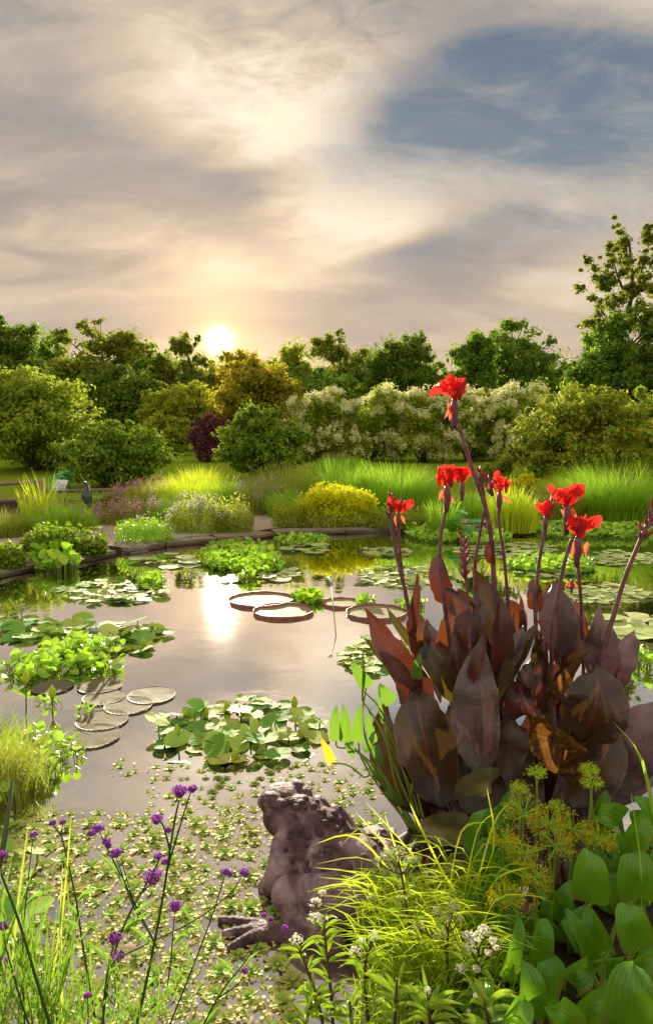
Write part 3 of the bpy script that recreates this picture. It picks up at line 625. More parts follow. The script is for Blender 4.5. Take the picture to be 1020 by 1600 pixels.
woody('leafy_tree', 'broad dark tree below the tall slender one near the right edge', 'tree', 895, 1010, 500, None, 44, M['tree_mid'], 11000, 0.36, 30, seed=11, group=TG, cb=0.05)
woody('leafy_tree', 'dense dark tree cut off by the right edge of the photo', 'tree', 975, 1130, 462, None, 41, M['tree_dark'], 13000, 0.38, 34, seed=12, group=TG, cb=0.05)
woody('slender_tree', 'tallest slender tree with a bare leaning trunk near the right edge', 'tree', 905, 1062, 338, 590, 46, M['tree_airy'], 17000, 0.30, 60, seed=13, group=TG, airy=0.8, lobr=0.17, squash=0.55, trunk_px=945, fill=0.1)
woody('leafy_tree', 'green tree filling the gap behind the amber-lit bushes', 'tree', 425, 560, 566, None, 48, M['tree_mid'], 9000, 0.38, 26, seed=14, group=TG, cb=0.05)
woody('leafy_tree', 'low yellow-green tree under the sun behind the purple shrub', 'tree', 225, 352, 598, None, 42, M['tree_yellow'], 11000, 0.33, 30, seed=15, group=TG, cb=0.0)
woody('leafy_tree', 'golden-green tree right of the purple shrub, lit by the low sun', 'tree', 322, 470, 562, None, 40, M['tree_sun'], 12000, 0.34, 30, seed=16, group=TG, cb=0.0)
woody('leafy_tree', 'dark tree standing behind the left yellow-green bush', 'tree', 130, 262, 575, None, 46, M['tree_dark'], 9000, 0.36, 26, seed=17, group=TG, cb=0.0)
for i, (a, b, yt, Y, mk, lab) in enumerate([(10, 130, 528, 70, 'tree_mid', 'tree filling in behind the narrow green tree at left'), (150, 290, 540, 72, 'tree_mid', 'green tree behind the airy trees left of the sun'),
        (285, 400, 566, 72, 'tree_yellow', 'tree below the sun behind the amber-lit one'), (395, 490, 556, 70, 'tree_mid', 'green tree right of the amber-lit tree'), (535, 640, 552, 72, 'tree_mid', 'tree behind the gap left of the dense round tree'),
        (640, 735, 574, 70, 'tree_dark', 'low tree in the dip between the round tree and the domed tree'), (785, 905, 556, 70, 'tree_mid', 'tree right of and behind the domed tree'), (835, 960, 575, 58, 'tree_mid', 'low green tree left of the slender tree')]):
    woody('leafy_tree', lab, 'tree', a, b, yt, None, Y, M[mk], 7000, 0.46, 26, seed=60+i, group=TG, cb=0.0)
# far wood, one mass
rng = np.random.default_rng(5); n = 52000; X_ = rng.uniform(-75, 75, n); hh = 3.6+1.6*np.sin(X_*0.21)+1.1*np.sin(X_*0.53+1)
P = np.stack([X_, 86+rng.normal(0, 1.6, n), 1.4+hh*rng.random(n)**0.95], 1)
V, Q = cards(P, rng.normal(size=(n, 3))+np.array([0, -0.5, 0.5]), rng.uniform(0.5, 1.0, n), 0.6, 0.05, rng)
o = link('far_wood', mesh_np('far_wood', V, Q, None, M['tree_mid'])); tag(o, 'far-off low wood closing the gaps under the tree crowns', 'wood', None, 'stuff')

SG = 'shrubs round the lawn'
woody('broad_shrub', 'large loose yellow-green shrub at the left edge behind the rail fence', 'shrub', -60, 158, 578, None, 27, M['shrub_light'], 26000, 0.19, 60, True, seed=31, group=SG, lobr=0.30)
woody('broad_shrub', 'rounded dark shrub with bright leaf tips behind the heron statue', 'shrub', 100, 268, 660, None, 21.5, M['shrub_dark'], 17000, 0.15, 60, True, seed=32, group=SG, lobr=0.26)
woody('broad_shrub', 'dark green shrub left of the cream flowering hedge, in front of the lawn', 'shrub', 338, 478, 632, None, 23.5, M['shrub_dark'], 19000, 0.15, 60, True, seed=33, group=SG, lobr=0.26)
woody('purple_shrub', 'round purple-leaved shrub at the end of the lawn below the sun', 'shrub', 294, 352, 643, None, 31, M['purple_leaf'], 8000, 0.13, 30, True, seed=34, group=SG)
woody('broad_shrub', 'yellow-green shrub between the lawn strip and the dark rounded shrub', 'shrub', 214, 304, 640, None, 35, M['tree_yellow'], 8000, 0.22, 26, True, seed=35, group=SG)
HG = 'cream-flowered hydrangea hedge'
for i, (a, b, yt, lab) in enumerate([(446, 556, 612, 'leftmost hydrangea of the cream hedge, beside the dark shrub'), (522, 640, 607, 'second hydrangea from the left in the cream hedge'),
        (600, 722, 611, 'hydrangea in the middle of the cream hedge, left of the tallest canna'), (680, 790, 612, 'hydrangea of the cream hedge behind the tallest canna flower'), (750, 892, 606, 'rightmost hydrangea of the cream hedge beside the big green shrub')]):
    woody('hydrangea_shrub', lab, 'hydrangea', a, b, yt, None, 31+0.3*(i % 2), M['shrub_light'], 9000, 0.15, 44, True, seed=40+i, group=HG, lobr=0.27, blossom=(620, 0.225, M['fl_cream']), depth=0.75, boxy=True)
woody('broad_shrub', 'big spreading green shrub with rusty leaf tips in front of the hedge at right', 'shrub', 808, 1022, 603, None, 21, M['shrub_rust'], 24000, 0.15, 80, True, seed=50, group=SG, lobr=0.25)
woody('broad_shrub', 'light green shrub at the right edge beyond the big spreading shrub', 'shrub', 980, 1090, 592, None, 25, M['shrub_light'], 9000, 0.17, 30, True, seed=51, group=SG)
woody('low_shrub', 'small golden-cream shrub at the foot of the big spreading shrub', 'shrub', 797, 843, 733, None, 18.5, M['fl_yellow'], 3000, 0.08, 18, True, seed=52, group=SG)
woody('low_shrub', 'low reddish-green shrub under the hedge left of the golden one', 'shrub', 748, 806, 712, None, 22, M['shrub_rust'], 3500, 0.10, 18, True, seed=53, group=SG)
woody('low_shrub', 'low blue-green leafy shrub behind the white sign board', 'shrub', 76, 118, 735, None, 20.5, M['lotus'], 1800, 0.10, 14, True, seed=54, group=SG)

# ------------------------------------------------------------------ flower beds
def clump(name, label, cat, x0, x1, yt, yb, kind, m, n, wd=0.014, flower=None, group='flower bed plants', seed=0, dz=0.9, z=None, lean=0.45, leaf=None, h2=1.0):
    rng = np.random.default_rng(3000+seed); c = G((x0+x1)/2, yb) if z is None else AZ((x0+x1)/2, yb, z); Y = c[1]; s = SC(Y)*1.0
    hx = (x1-x0)/2*s; hgt = (yb-yt)*s; base = np.array([c[0], Y+dz*0.5, c[2]])
    o = thing(name, label, cat, (c[0], Y+dz*0.5, c[2]), group)
    a = rng.uniform(0, 2*PI, n); r = np.sqrt(rng.random(n)); B = np.stack([c[0]+np.cos(a)*r*hx*1.02, Y+dz*0.5+np.sin(a)*r*dz*0.5, np.zeros(n)], 1)
    B[:, 2] = gz(B[:, 0], B[:, 1]) if z is None else z
    prof = np.sqrt(np.maximum(0.05, 1-(r*np.abs(np.cos(a)))**2*0.75)); tops = []
    if kind == 'blades':
        tf_ = rng.uniform(0.62, 1.1, 14); L = hgt*prof*tf_[((a*2.2+r*3)%14).astype(int)]*rng.uniform(0.45, 1.12, n); ln = rng.uniform(0.05, lean, n)
        V, Q = blades(B, a+rng.normal(0, 0.6, n), L, ln, wd*rng.uniform(0.6, 1.3, n), 3, 0.7, rng)
        stuff(part('foliage', V, Q, m, o)); tops = V.reshape(n, -1, 3)[:, -1]
    else:                                 # leafy mound on thin stems
        tf_ = rng.uniform(0.5, 1.12, 22); hz = hgt*prof**0.6*tf_[((a*3.5+r*7)%22).astype(int)]*rng.uniform(0.8, 1.1, n); P = B.copy(); P[:, 2] += hz*rng.uniform(0.0, 1.0, n)**0.75; P[:, 0] += (P[:, 0]-c[0])*0.08
        V, Q = cards(P, rng.normal(size=(n, 3))+np.array([0, 0, 0.8]), (leaf or 0.07)*rng.uniform(0.6, 1.3, n), 0.5, 0.06, rng)
        mb = MB(); mb.add(V, Q); k = n//12
        V2, Q2 = blades(B[:k], a[:k], hz[:k], rng.uniform(0.02, 0.25, k), 0.006, 3, 0.3, rng); mb.add(V2, Q2)
        stuff(mb.part('foliage', m, o)); j = P[:, 2]-B[:, 2] > hz*0.72; tops = P[j] if j.sum() > 3 else P
    if flower:
        for (fm, nf, fs, up, fk) in flower:
            T0 = tops[rng.integers(0, len(tops), nf)].copy(); T0[:, 2] += rng.uniform(-0.3, 1, nf)*up; k = fk
            PP = np.repeat(T0, k, 0)+rng.normal(0, fs*0.35, (nf*k, 3)); V, Q = cards(PP, rng.normal(size=(nf*k, 3))+np.array([0, -0.3, 0.5]), fs*0.6, 0.7, 0.05, rng)
            mb = MB(); mb.add(V, Q)
            if up > 0.02:
                B3 = T0.copy(); B3[:, 2] -= up*2.5; V3, Q3 = blades(B3, 0.0, up*2.5, 0.02, 0.006, 2, 0.1, rng)
            stuff(mb.part('blossom', fm, o))
            if up > 0.02: stuff(part('flower_stem', V3, Q3, M['stem_green'], o))
    return o
FB = 'flower bed plants'
# right part of the bed
clump('feathery_perennial', 'tall mound of fine bright green foliage behind the yellow flowers', 'plant', 560, 690, 722, 806, 'blades', M['grass_bright'], 5200, 0.016, seed=1, dz=1.6)
clump('feathery_perennial', 'fine green foliage mound left of the tallest mound, with pinkish sprays', 'plant', 470, 585, 722, 800, 'blades', M['grass_bright'], 4200, 0.016, [(M['fl_salmon'], 50, 0.05, 0.10, 4)], seed=2, dz=1.6)
clump('feathery_perennial', 'loose meadow planting with salmon sprays in front of the dark shrub', 'plant', 372, 490, 728, 800, 'blades', M['grass_olive'], 4000, 0.016, [(M['fl_salmon'], 120, 0.05, 0.12, 4)], seed=3, dz=1.6)
clump('yellow_flower_mound', 'bright yellow-green flowering mound at the far pond wall', 'flower', 464, 588, 768, 826, 'leafy', M['grass_yellow'], 4200, flower=[(M['fl_yellow'], 1100, 0.10, 0.03, 9)], seed=4, dz=1.0, leaf=0.06)
clump('golden_flower_plant', 'small plant with golden flowers left of the yellow mound', 'flower', 425, 475, 782, 826, 'leafy', M['shrub_light'], 1600, flower=[(M['fl_gold'], 30, 0.06, 0.03, 6)], seed=5, dz=0.7, leaf=0.06)
clump('lavender_bush', 'hazy lilac flowering bush left of the path gap', 'flower', 355, 432, 750, 806, 'blades', M['grass_olive'], 2200, 0.012, [(M['fl_lilac'], 500, 0.05, 0.04, 4)], seed=6, dz=1.2)
clump('ornamental_grass', 'tall bright arching grass in the middle of the bed behind the purple flowers', 'grass', 235, 345, 738, 806, 'blades', M['grass_yellow'], 4200, 0.014, [(M['fl_salmon'], 25, 0.05, 0.1, 4)], seed=7, dz=1.4, lean=0.7)
clump('ornamental_grass', 'bright grass clump between the arching grass and the lilac bush', 'grass', 305, 395, 745, 806, 'blades', M['grass_bright'], 3000, 0.014, [(M['fl_salmon'], 40, 0.06, 0.1, 5)], seed=8, dz=1.4, lean=0.6)
clump('purple_flower_bush', 'purple flowering bush at the wall in front of the arching grass', 'flower', 255, 350, 775, 836, 'leafy', M['shrub_light'], 3000, flower=[(M['fl_lilac'], 150, 0.07, 0.06, 5)], seed=9, dz=0.8, leaf=0.06)
clump('green_bush', 'dull green herb bush at the wall right of the purple flowering bush', 'plant', 330, 392, 780, 834, 'leafy', M['grass_olive'], 2400, flower=[(M['fl_white'], 30, 0.05, 0.02, 4)], seed=10, dz=0.8, leaf=0.06)
clump('sage_bush', 'grey-green herb clump with pale spikes on the path corner', 'plant', 176, 262, 806, 850, 'leafy', M['hyacinth'], 2600, flower=[(M['fl_lilac'], 40, 0.05, 0.10, 3)], seed=11, dz=0.6, leaf=0.05)
clump('coneflower_bed', 'mauve-pink coneflowers behind and right of the heron statue', 'flower', 150, 265, 762, 800, 'leafy', M['shrub_dark'], 3800, flower=[(M['fl_pink'], 420, 0.09, 0.05, 6)], seed=12, dz=2.2, leaf=0.07)
clump('coneflower_bed', 'low pinkish flowers in front of the heron statue by the path', 'flower', 128, 245, 785, 824, 'leafy', M['shrub_light'], 3000, flower=[(M['fl_pink'], 240, 0.08, 0.04, 5), (M['fl_lilac'], 60, 0.05, 0.04, 4)], seed=13, dz=1.0, leaf=0.06)
clump('wildflower_clump', 'tall green wildflower clump with violet heads beside the rail fence', 'flower', 62, 132, 786, 836, 'blades', M['grass_bright'], 2800, 0.014, [(M['fl_purple'], 35, 0.06, 0.10, 6), (M['fl_lilac'], 40, 0.05, 0.1, 5)], seed=14, dz=1.0)
clump('iris_clump', 'clump of upright sword leaves in front of the rail fence', 'plant', 25, 85, 742, 832, 'blades', M['grass_yellow'], 420, 0.030, seed=15, dz=0.9, lean=0.18)
clump('ornamental_grass', 'low grass tuft at the left edge behind the path', 'grass', -40, 28, 792, 842, 'blades', M['grass_olive'], 1500, 0.014, seed=16, dz=0.9, lean=0.8)
clump('leafy_groundcover', 'broad leafy mound growing over the left pond wall', 'plant', 22, 152, 826, 872, 'leafy', M['shrub_dark'], 3600, flower=[(M['fl_white'], 8, 0.05, 0.02, 5)], seed=17, dz=0.7, leaf=0.09)
clump('leafy_groundcover', 'small leafy plant at the left edge on the pond wall', 'plant', -30, 24, 854, 892, 'leafy', M['shrub_dark'], 1300, seed=18, dz=0.5, leaf=0.08)
clump('wildflower_clump', 'thin clump of pink and violet flowers at the left end of the bed', 'flower', 96, 140, 775, 812, 'leafy', M['grass_bright'], 1600, flower=[(M['fl_pink'], 50, 0.05, 0.06, 4)], seed=19, dz=1.2, leaf=0.05)
clump('mixed_perennials', 'loose green planting between the heron statue and the arching grass', 'plant', 190, 262, 752, 806, 'blades', M['grass_olive'], 2600, 0.014, [(M['fl_pink'], 60, 0.06, 0.08, 4)], seed=30, dz=1.6)
clump('mixed_perennials', 'fine green planting in front of the lawn strip under the sun', 'plant', 265, 345, 728, 780, 'blades', M['grass_yellow'], 2600, 0.014, [(M['fl_salmon'], 40, 0.06, 0.10, 4)], seed=31, dz=1.8, lean=0.6)
clump('mixed_perennials', 'low green plants edging the far wall right of the yellow mound', 'plant', 575, 690, 790, 828, 'leafy', M['shrub_light'], 2400, seed=32, dz=0.7, leaf=0.07)
clump('mixed_perennials', 'green herbs with violet specks at the left end behind the leafy wall plant', 'plant', 20, 110, 788, 838, 'blades', M['grass_bright'], 2400, 0.013, [(M['fl_purple'], 25, 0.05, 0.08, 5)], seed=33, dz=0.9)
clump('mixed_perennials', 'fine planting with lilac heads behind the sage clump', 'plant', 225, 300, 776, 822, 'blades', M['grass_bright'], 2400, 0.013, [(M['fl_lilac'], 110, 0.06, 0.08, 5)], seed=34, dz=0.9)
clump('mixed_perennials', 'bright planting between the lilac bush and the yellow mound', 'plant', 415, 480, 765, 812, 'blades', M['grass_bright'], 2200, 0.014, [(M['fl_white'], 20, 0.05, 0.06, 4)], seed=35, dz=1.2)
clump('mixed_perennials', 'low foliage below the hedge behind the fine green mounds', 'plant', 480, 590, 712, 745, 'blades', M['grass_bright'], 4200, 0.018, [(M['fl_salmon'], 30, 0.05, 0.10, 4)], seed=36, dz=1.2)
clump('mixed_perennials', 'green plants at the foot of the big spreading shrub', 'plant', 840, 960, 738, 780, 'blades', M['grass_yellow'], 2600, 0.014, seed=37, dz=1.2, lean=0.6)
# far right
clump('reed_clump', 'upright light green reeds behind the red canna flowers', 'reed', 770, 850, 756, 834, 'blades', M['grass_yellow'], 900, 0.030, seed=21, dz=1.0, lean=0.22, z=0.05)
clump('reed_clump', 'shorter green reeds at the pond edge left of the lotus leaves', 'reed', 672, 725, 776, 838, 'blades', M['grass_bright'], 450, 0.028, seed=22, dz=0.7, lean=0.25, z=0.05)
clump('feathery_perennial', 'large soft green mound at the right edge above the pond', 'plant', 915, 1060, 722, 818, 'blades', M['grass_bright'], 7500, 0.014, seed=23, dz=2.2, lean=0.7)
clump('feathery_perennial', 'soft green foliage between the reeds and the mound at the right edge', 'plant', 835, 930, 758, 815, 'blades', M['grass_olive'], 3500, 0.014, seed=24, dz=1.4, lean=0.6)
clump('feathery_perennial', 'green foliage behind the reeds beside the golden shrub', 'plant', 700, 800, 770, 812, 'blades', M['grass_bright'], 2400, 0.014, seed=25, dz=1.2, lean=0.6)

# ------------------------------------------------------------------ fence, signs, heron
def rail(p, q, r=0.045): return tube([p, (np.array(p)+np.array(q))/2, q], [r, r*1.05, r], 8)
Yf = 15.0
t = thing('rail_fence', 'weathered split-rail wooden fence at the left edge behind the sword leaves', 'fence', (AY(65, 790, Yf)[0], Yf, 0.2))
for px, nm in ((65, 'post'), (-75, 'post')):
    a = AY(px, 748, Yf); V, Q = box((a[0], Yf, (0.15+a[2])/2), (0.10, 0.10, a[2]-0.15), 0.004); part('post', V, Q, M['wood'], t)
for y0, y1 in ((758, 752), (783, 779), (808, 806)):
    V, Q, T = rail(AY(-80, y0+4, Yf-0.02), AY(64, y1, Yf-0.02)); part('rail', V, Q, M['wood'], t, T)
# white interpretive board
Ys = 17.5; P4 = [AY(*q) for q in ((81, 766, Ys-0.08), (101, 766, Ys-0.08), (107, 750, Ys+0.12), (89, 749, Ys+0.12))]
t = thing('info_board', 'pale slanted information board in front of the dark rounded shrub', 'sign', (AY(94, 790, Ys)[0], Ys, float(gz(0, Ys))))
P4 = np.array(P4); nn = nrm(np.cross(P4[1]-P4[0], P4[3]-P4[0])); V = np.vstack([P4, P4-nn*0.02]); part('panel', V, [(0, 1, 2, 3), (7, 6, 5, 4), (0, 4, 5, 1), (1, 5, 6, 2), (2, 6, 7, 3), (3, 7, 4, 0)], M['sign_white'], t)
mb = MB()
for k in range(5):
    f = 0.18+0.13*k; a = P4[0]*(1-f)+P4[3]*f; b = P4[1]*(1-f)+P4[2]*f; wv = (P4[3]-P4[0])*0.018*(2 if k == 4 else 1); d = b-a
    e = 0.42 if k == 4 else 0.9
    mb.add([a+d*0.12-wv+nn*0.003, a+d*e-wv+nn*0.003, a+d*e+wv+nn*0.003, a+d*0.12+wv+nn*0.003], [(0, 1, 2, 3)])
mb.part('text_line', M['ink'], t)
for px in (88, 100):
    a = AY(px, 762, Ys); V, Q, T = tube([(a[0], Ys, 0.3), (a[0], Ys, a[2]-0.05)], 0.02, 6); part('post', V, Q, M['metal'], t, T)
# low timber edging behind the bed
a, b = AY(58, 768, 18.6), AY(190, 765, 18.6); V, Q, T = tube([a, (a+b)/2, b], 0.05, 6)
o = part('edging_timber', V, Q, M['wood'], None, T); tag(o, 'low reddish timber edging behind the coneflowers', 'edging')
# heron statue
Yh = 14.6; s = SC(Yh)
t = thing('heron_statue', 'dark blue heron statue pointing its bill upward among the pink flowers', 'statue', (AY(137, 790, Yh)[0], Yh, float(gz(0, Yh))))
line = smoothline([AY(141, 795, Yh), AY(139, 786, Yh), AY(136, 776, Yh), AY(135, 767, Yh), AY(137, 761, Yh), AY(135.5, 757, Yh), AY(132.5, 754, Yh), AY(131.5, 751.5, Yh)], 22)
V, Q, T = tube(line, np.interp(np.linspace(0, 7, 22), [0, 1, 2, 3, 4, 5, 6, 7], np.array([0.5, 5, 8.6, 6.5, 2.4, 2.3, 2.6, 0.8])*s), 12); part('body', V, Q, M['heron'], t, T, None, True)
V, Q, T = tube([AY(132.2, 752.5, Yh), AY(129, 745.5, Yh)], [1.0*s, 0.25*s], 6); part('bill', V, Q, M['heron_pale'], t, T)
V, Q, T = tube(smoothline([AY(139, 758, Yh-0.03), AY(140.5, 763, Yh-0.06), AY(141, 768, Yh-0.1)], 6), [0.8*s, 1.2*s, 1.2*s, 1.1*s, 1*s, 0.5*s], 6); part('neck_stripe', V, Q, M['heron_pale'], t, T)
for dx in (-1.5, 1.5):
    V, Q, T = tube([AY(138+dx, 785, Yh), AY(138+dx, 808, Yh)], 0.5*s, 6); part('leg', V, Q, M['heron'], t, T)

# ------------------------------------------------------------------ lily pads
def pad_mesh(name, m, seed, notch=0.25, wav=0.02, cup=0.06, k=26, overlap=False):
    rng = np.random.default_rng(seed); a = np.linspace(notch/2, 2*PI-notch/2, k); rings = [0.0, 0.4, 0.75, 0.95, 1.0]
    ph = rng.uniform(0, 6, 4); V = [(0, 0, 0)]; lump = 1+0.03*np.sin(2*a+ph[0])+0.02*np.sin(5*a+ph[1])
    for r in rings[1:]:
        for j in range(k):
            rr = r*lump[j]; V.append((rr*math.cos(a[j]), rr*math.sin(a[j]), cup*r**4+wav*r*r*math.sin(3*a[j]+ph[2])+wav*0.6*r*r*math.sin(7*a[j]+ph[3])))
    T = [(0, 1+j, 2+j) for j in range(k-1)]; Q = []
    for i in range(len(rings)-2):
        b = 1+i*k
        for j in range(k-1): Q.append((b+j, b+k+j, b+k+j+1, b+j+1))
    V = np.array(V, float); return mesh_np(name, V, np.array(Q), np.array(T), m, None, True)
PADS = {key: [pad_mesh('pad', M[key], 60+i, 0.2+0.12*i, 0.02+0.012*(i % 3), 0.02+0.03*(i % 4)) for i in range(5)] for key in ('pad', 'pad_pale')}
def put_pad(parent, p, r, key, rng, tilt=0.04, up=0.0):
    o = link('pad', PADS[key][rng.integers(0, 5)], parent, np.array([p[0], p[1], 0.006+up])-origin(parent))
    o.scale = (r, r, r*rng.uniform(0.7, 1.3)); o.rotation_euler = (rng.normal(0, tilt), rng.normal(0, tilt), rng.uniform(0, 2*PI)); return o
def lily(label, x0, x1, y0, y1, n, r, key='pad', seed=0, raised=0, buds=0, tilt=0.04, minsep=1.15, pos=None, layer=0.012):
    rng = np.random.default_rng(5000+seed); xc, yc = (x0+x1)/2, (y0+y1)/2; c = AZ(xc, yc); o = thing('water_lily', label, 'water lily', (c[0], c[1], 0), 'water lilies on the pond')
    done = []; tries = 0
    pts = list(pos or [])
    while len(pts) < n and tries < 4000:
        tries += 1; a = rng.uniform(0, 2*PI); q = math.sqrt(rng.random()); p = AZ(xc+math.cos(a)*q*(x1-x0)/2, yc+math.sin(a)*q*(y1-y0)/2)
        if all(np.hypot(*(p[:2]-d[:2])) > r*minsep for d in pts): pts.append(p)
    mb = MB()
    for i, p in enumerate(pts):
        rr = r*rng.uniform(0.75, 1.2); k = i < raised
        up = rng.uniform(0.03, 0.09) if k else (i % 3)*layer
        put_pad(o, p, rr, key, rng, 0.32 if k else tilt, up)
        if k: mb.add(*tube([(p[0], p[1], -0.05), (p[0]+0.01, p[1], up)], 0.006, 5))
    for i in range(buds):
        p = pts[rng.integers(0, len(pts))]; p = (p[0]+r, p[1], 0.0)
        bl = tube([(p[0], p[1], -0.02), (p[0], p[1], 0.03), (p[0], p[1], 0.06), (p[0], p[1], 0.085)], [0.012, 0.026, 0.02, 0.003], 7)
        part('bud', bl[0], bl[1], M['grass_olive'], o, bl[2], None, True)
    if mb.n: mb.part('stalk', M['stem_green'], o)
    return o
lily('pale lily pads close to the far wall at left of the hyacinths', 215, 312, 866, 888, 9, 0.17, 'pad_pale', 1, minsep=1.2)
lily('wide patch of lily pads in the tree reflection at left', 92, 262, 906, 945, 52, 0.10, 'pad', 2, raised=5, minsep=1.0, tilt=0.08)
lily('scattered round pale pads right of the far hyacinths', 440, 530, 850, 866, 8, 0.17, 'pad_pale', 3)
lily('flat round pads in front of the far hyacinths', 330, 480, 872, 914, 18, 0.16, 'pad_pale', 4, minsep=1.3)
lily('small mound of silvery lily pads before the far wall', 557, 648, 857, 871, 44, 0.072, 'pad_pale', 5, minsep=0.9, tilt=0.12)
lily('lily pads with a little label left of the canna stems', 552, 700, 884, 918, 50, 0.085, 'pad_pale', 6, minsep=1.0, tilt=0.12)
lily('pale flat pads seen between the middle canna stems', 712, 868, 848, 872, 60, 0.11, 'pad_pale', 7, minsep=1.0)
lily('lily pads in front of the right hyacinth raft', 780, 925, 880, 902, 36, 0.095, 'pad_pale', 8)
lily('lily pads at the right edge by the far wall', 905, 1030, 862, 884, 46, 0.10, 'pad_pale', 9)
lily('dense round lily patch right of the leaning canna stem', 880, 1012, 914, 946, 70, 0.080, 'pad_pale', 10, minsep=1.0, tilt=0.1)
lily('large floating pads at the right edge behind the canna leaves', 935, 1040, 962, 1000, 9, 0.20, 'pad_pale', 11)
lily('lily patch just left of the canna leaves, below the giant pads', 530, 650, 998, 1052, 48, 0.072, 'pad', 12, minsep=0.95, tilt=0.1)
lily('lily pads at the left edge above the hyacinth raft', -30, 80, 962, 1002, 16, 0.12, 'pad', 13, raised=3)
lily('mounded lily patch carrying the small blue label at left', 55, 268, 978, 1022, 52, 0.10, 'pad', 14, raised=22, buds=3, minsep=0.8, tilt=0.1)
main = lily('large near lily patch in the middle of the pond', 232, 502, 1096, 1192, 62, 0.078, 'pad', 15, raised=20, buds=9, minsep=0.86, tilt=0.06)
lily('single round pads hidden in the bottom left corner', -10, 75, 1445, 1480, 2, 0.085, 'pad', 16, raised=2, pos=[AZ(50, 1465), AZ(8, 1450)])
lily('few pads beside the left verbena stems', 0, 60, 1330, 1370, 5, 0.04, 'pad', 17, raised=3)

# giant pads with upturned rims
def giant(label, px, py, wpx, thin=False, rimh=0.036):
    c = AZ(px, py); r = wpx/2*SC(np.hypot(c[1], H))*1.0; o = thing('giant_lily_pad', label, 'giant lily pad', (c[0], c[1], 0), 'round giant lily pads')
    rng = np.random.default_rng(int(px)); k = 48; a = np.arange(k)*2*PI/k; rr = r*(1+0.012*np.sin(3*a+px))
    if thin:
        me = pad_mesh('pad_surface', M['pad_cream'], int(px), 0.05, 0.012, 0.02, 40); q = link('pad_surface', me, o, (0, 0, 0.007)); q.scale = (r, r, r); q.rotation_euler = (0, 0, rng.uniform(0, 6))
        a = np.arange(64)*2*PI/64; j = np.where(np.arange(64) % 2 == 0, 1.0, 1.03)
        V = np.stack([np.stack([c[0]+r*0.965*np.cos(a), c[1]+r*0.965*np.sin(a), 0*a+0.010], 1), np.stack([c[0]+r*j*np.cos(a), c[1]+r*j*np.sin(a), 0*a+0.012], 1)], 1).reshape(-1, 3)
        Q = [(2*i, 2*i+1, (2*i+3) % 128, (2*i+2) % 128) for i in range(64)]; part('rim', V, Q, M['pad_edge'], o)
        return
    V = [(c[0], c[1], 0.008)]+[(c[0]+rr[j]*math.cos(a[j]), c[1]+rr[j]*math.sin(a[j]), 0.010) for j in range(k)]
    me_V = np.array(V)-np.array([c[0], c[1], 0]); me_V /= r; me = mesh_np('pad_surface', me_V, None, [(0, 1+j, 1+(j+1) % k) for j in range(k)], M['vic_floor']); q = link('pad_surface', me, o); q.scale = (r, r, r)
    rows = []; hh = rimh*(1+0.07*np.sin(5*a+px)+0.05*np.sin(9*a)); hh = hh*np.where((np.arange(k) % 24) == 3, 0.45, 1.0)
    for f, ro, z in ((0, 1.0, -0.01), (1, 1.015, 0), (1, 0.995, 0), (0, 0.98, 0.010)):
        rows.append(np.stack([c[0]+rr*ro*np.cos(a), c[1]+rr*ro*np.sin(a), f*hh+z], 1))
    V = np.stack(rows, 0).reshape(-1, 3); Q = [(i*k+j, i*k+(j+1) % k, (i+1)*k+(j+1) % k, (i+1)*k+j) for i in range(3) for j in range(k)]
    part('rim', V, Q, M['vic_rim'], o, None, None, True)
giant('largest giant pad with a maroon rim, upper left of the four', 408, 939, 100)
giant('giant pad with a maroon rim overlapping just below the largest', 443, 957, 92)
giant('smallest giant pad with a maroon rim, in the middle of the pond', 533, 944, 60, rimh=0.032)
giant('giant pad with a maroon rim half hidden behind canna leaves', 588, 959, 92)
for px, py, wp, lab in ((82, 1075, 60, 'cream flat pad with dark edge below the left hyacinths, farthest left'), (157, 1073, 66, 'cream flat pad with dark edge right beside the hyacinths'),
        (163, 1091, 62, 'cream flat pad with dark edge under the topmost one'), (237, 1088, 70, 'cream flat pad without a dark spot, rightmost of the flat pads'),
        (201, 1104, 70, 'cream flat pad between the rightmost one and the stacked ones'), (160, 1127, 75, 'cream flat pad with dark edge beside the tiny floating sprout'),
        (143, 1152, 84, 'lowest and widest of the cream flat pads')): giant(lab, px, py, wp, True)

# ------------------------------------------------------------------ water hyacinth
def spoon_mesh(name, m, seed):
    rng = np.random.default_rng(seed); V = []; k = 5; rows = 6
    for i in range(rows+1):
        t_ = i/rows; wd = 0.46*math.sin(PI*min(1, 0.06+t_*0.90))**0.7; 
        for j in range(k):
            u = (j/(k-1)-0.5)*2; V.append((u*wd, t_, 0.14*u*u*wd*2+0.12*math.sin(t_*2.6)))
    Q = [(i*k+j, i*k+j+1, (i+1)*k+j+1, (i+1)*k+j) for i in range(rows) for j in range(k-1)]
    return mesh_np(name, V, Q, None, m, None, True)
SPOON_M = leafmat('water_hyacinth_leaf_single', [(0.050, 0.13, 0.010), (0.10, 0.20, 0.014), (0.17, 0.26, 0.03)], (0.26, 0.42, 0.02), 0.3, 0.35, 0.5, True)
SPOON = [spoon_mesh('leaf', SPOON_M, i) for i in range(3)]
SPV = np.array([v.co[:] for v in SPOON[0].vertices]); SPQ = np.array([p.vertices[:] for p in SPOON[0].polygons])
from mathutils import Matrix, Euler
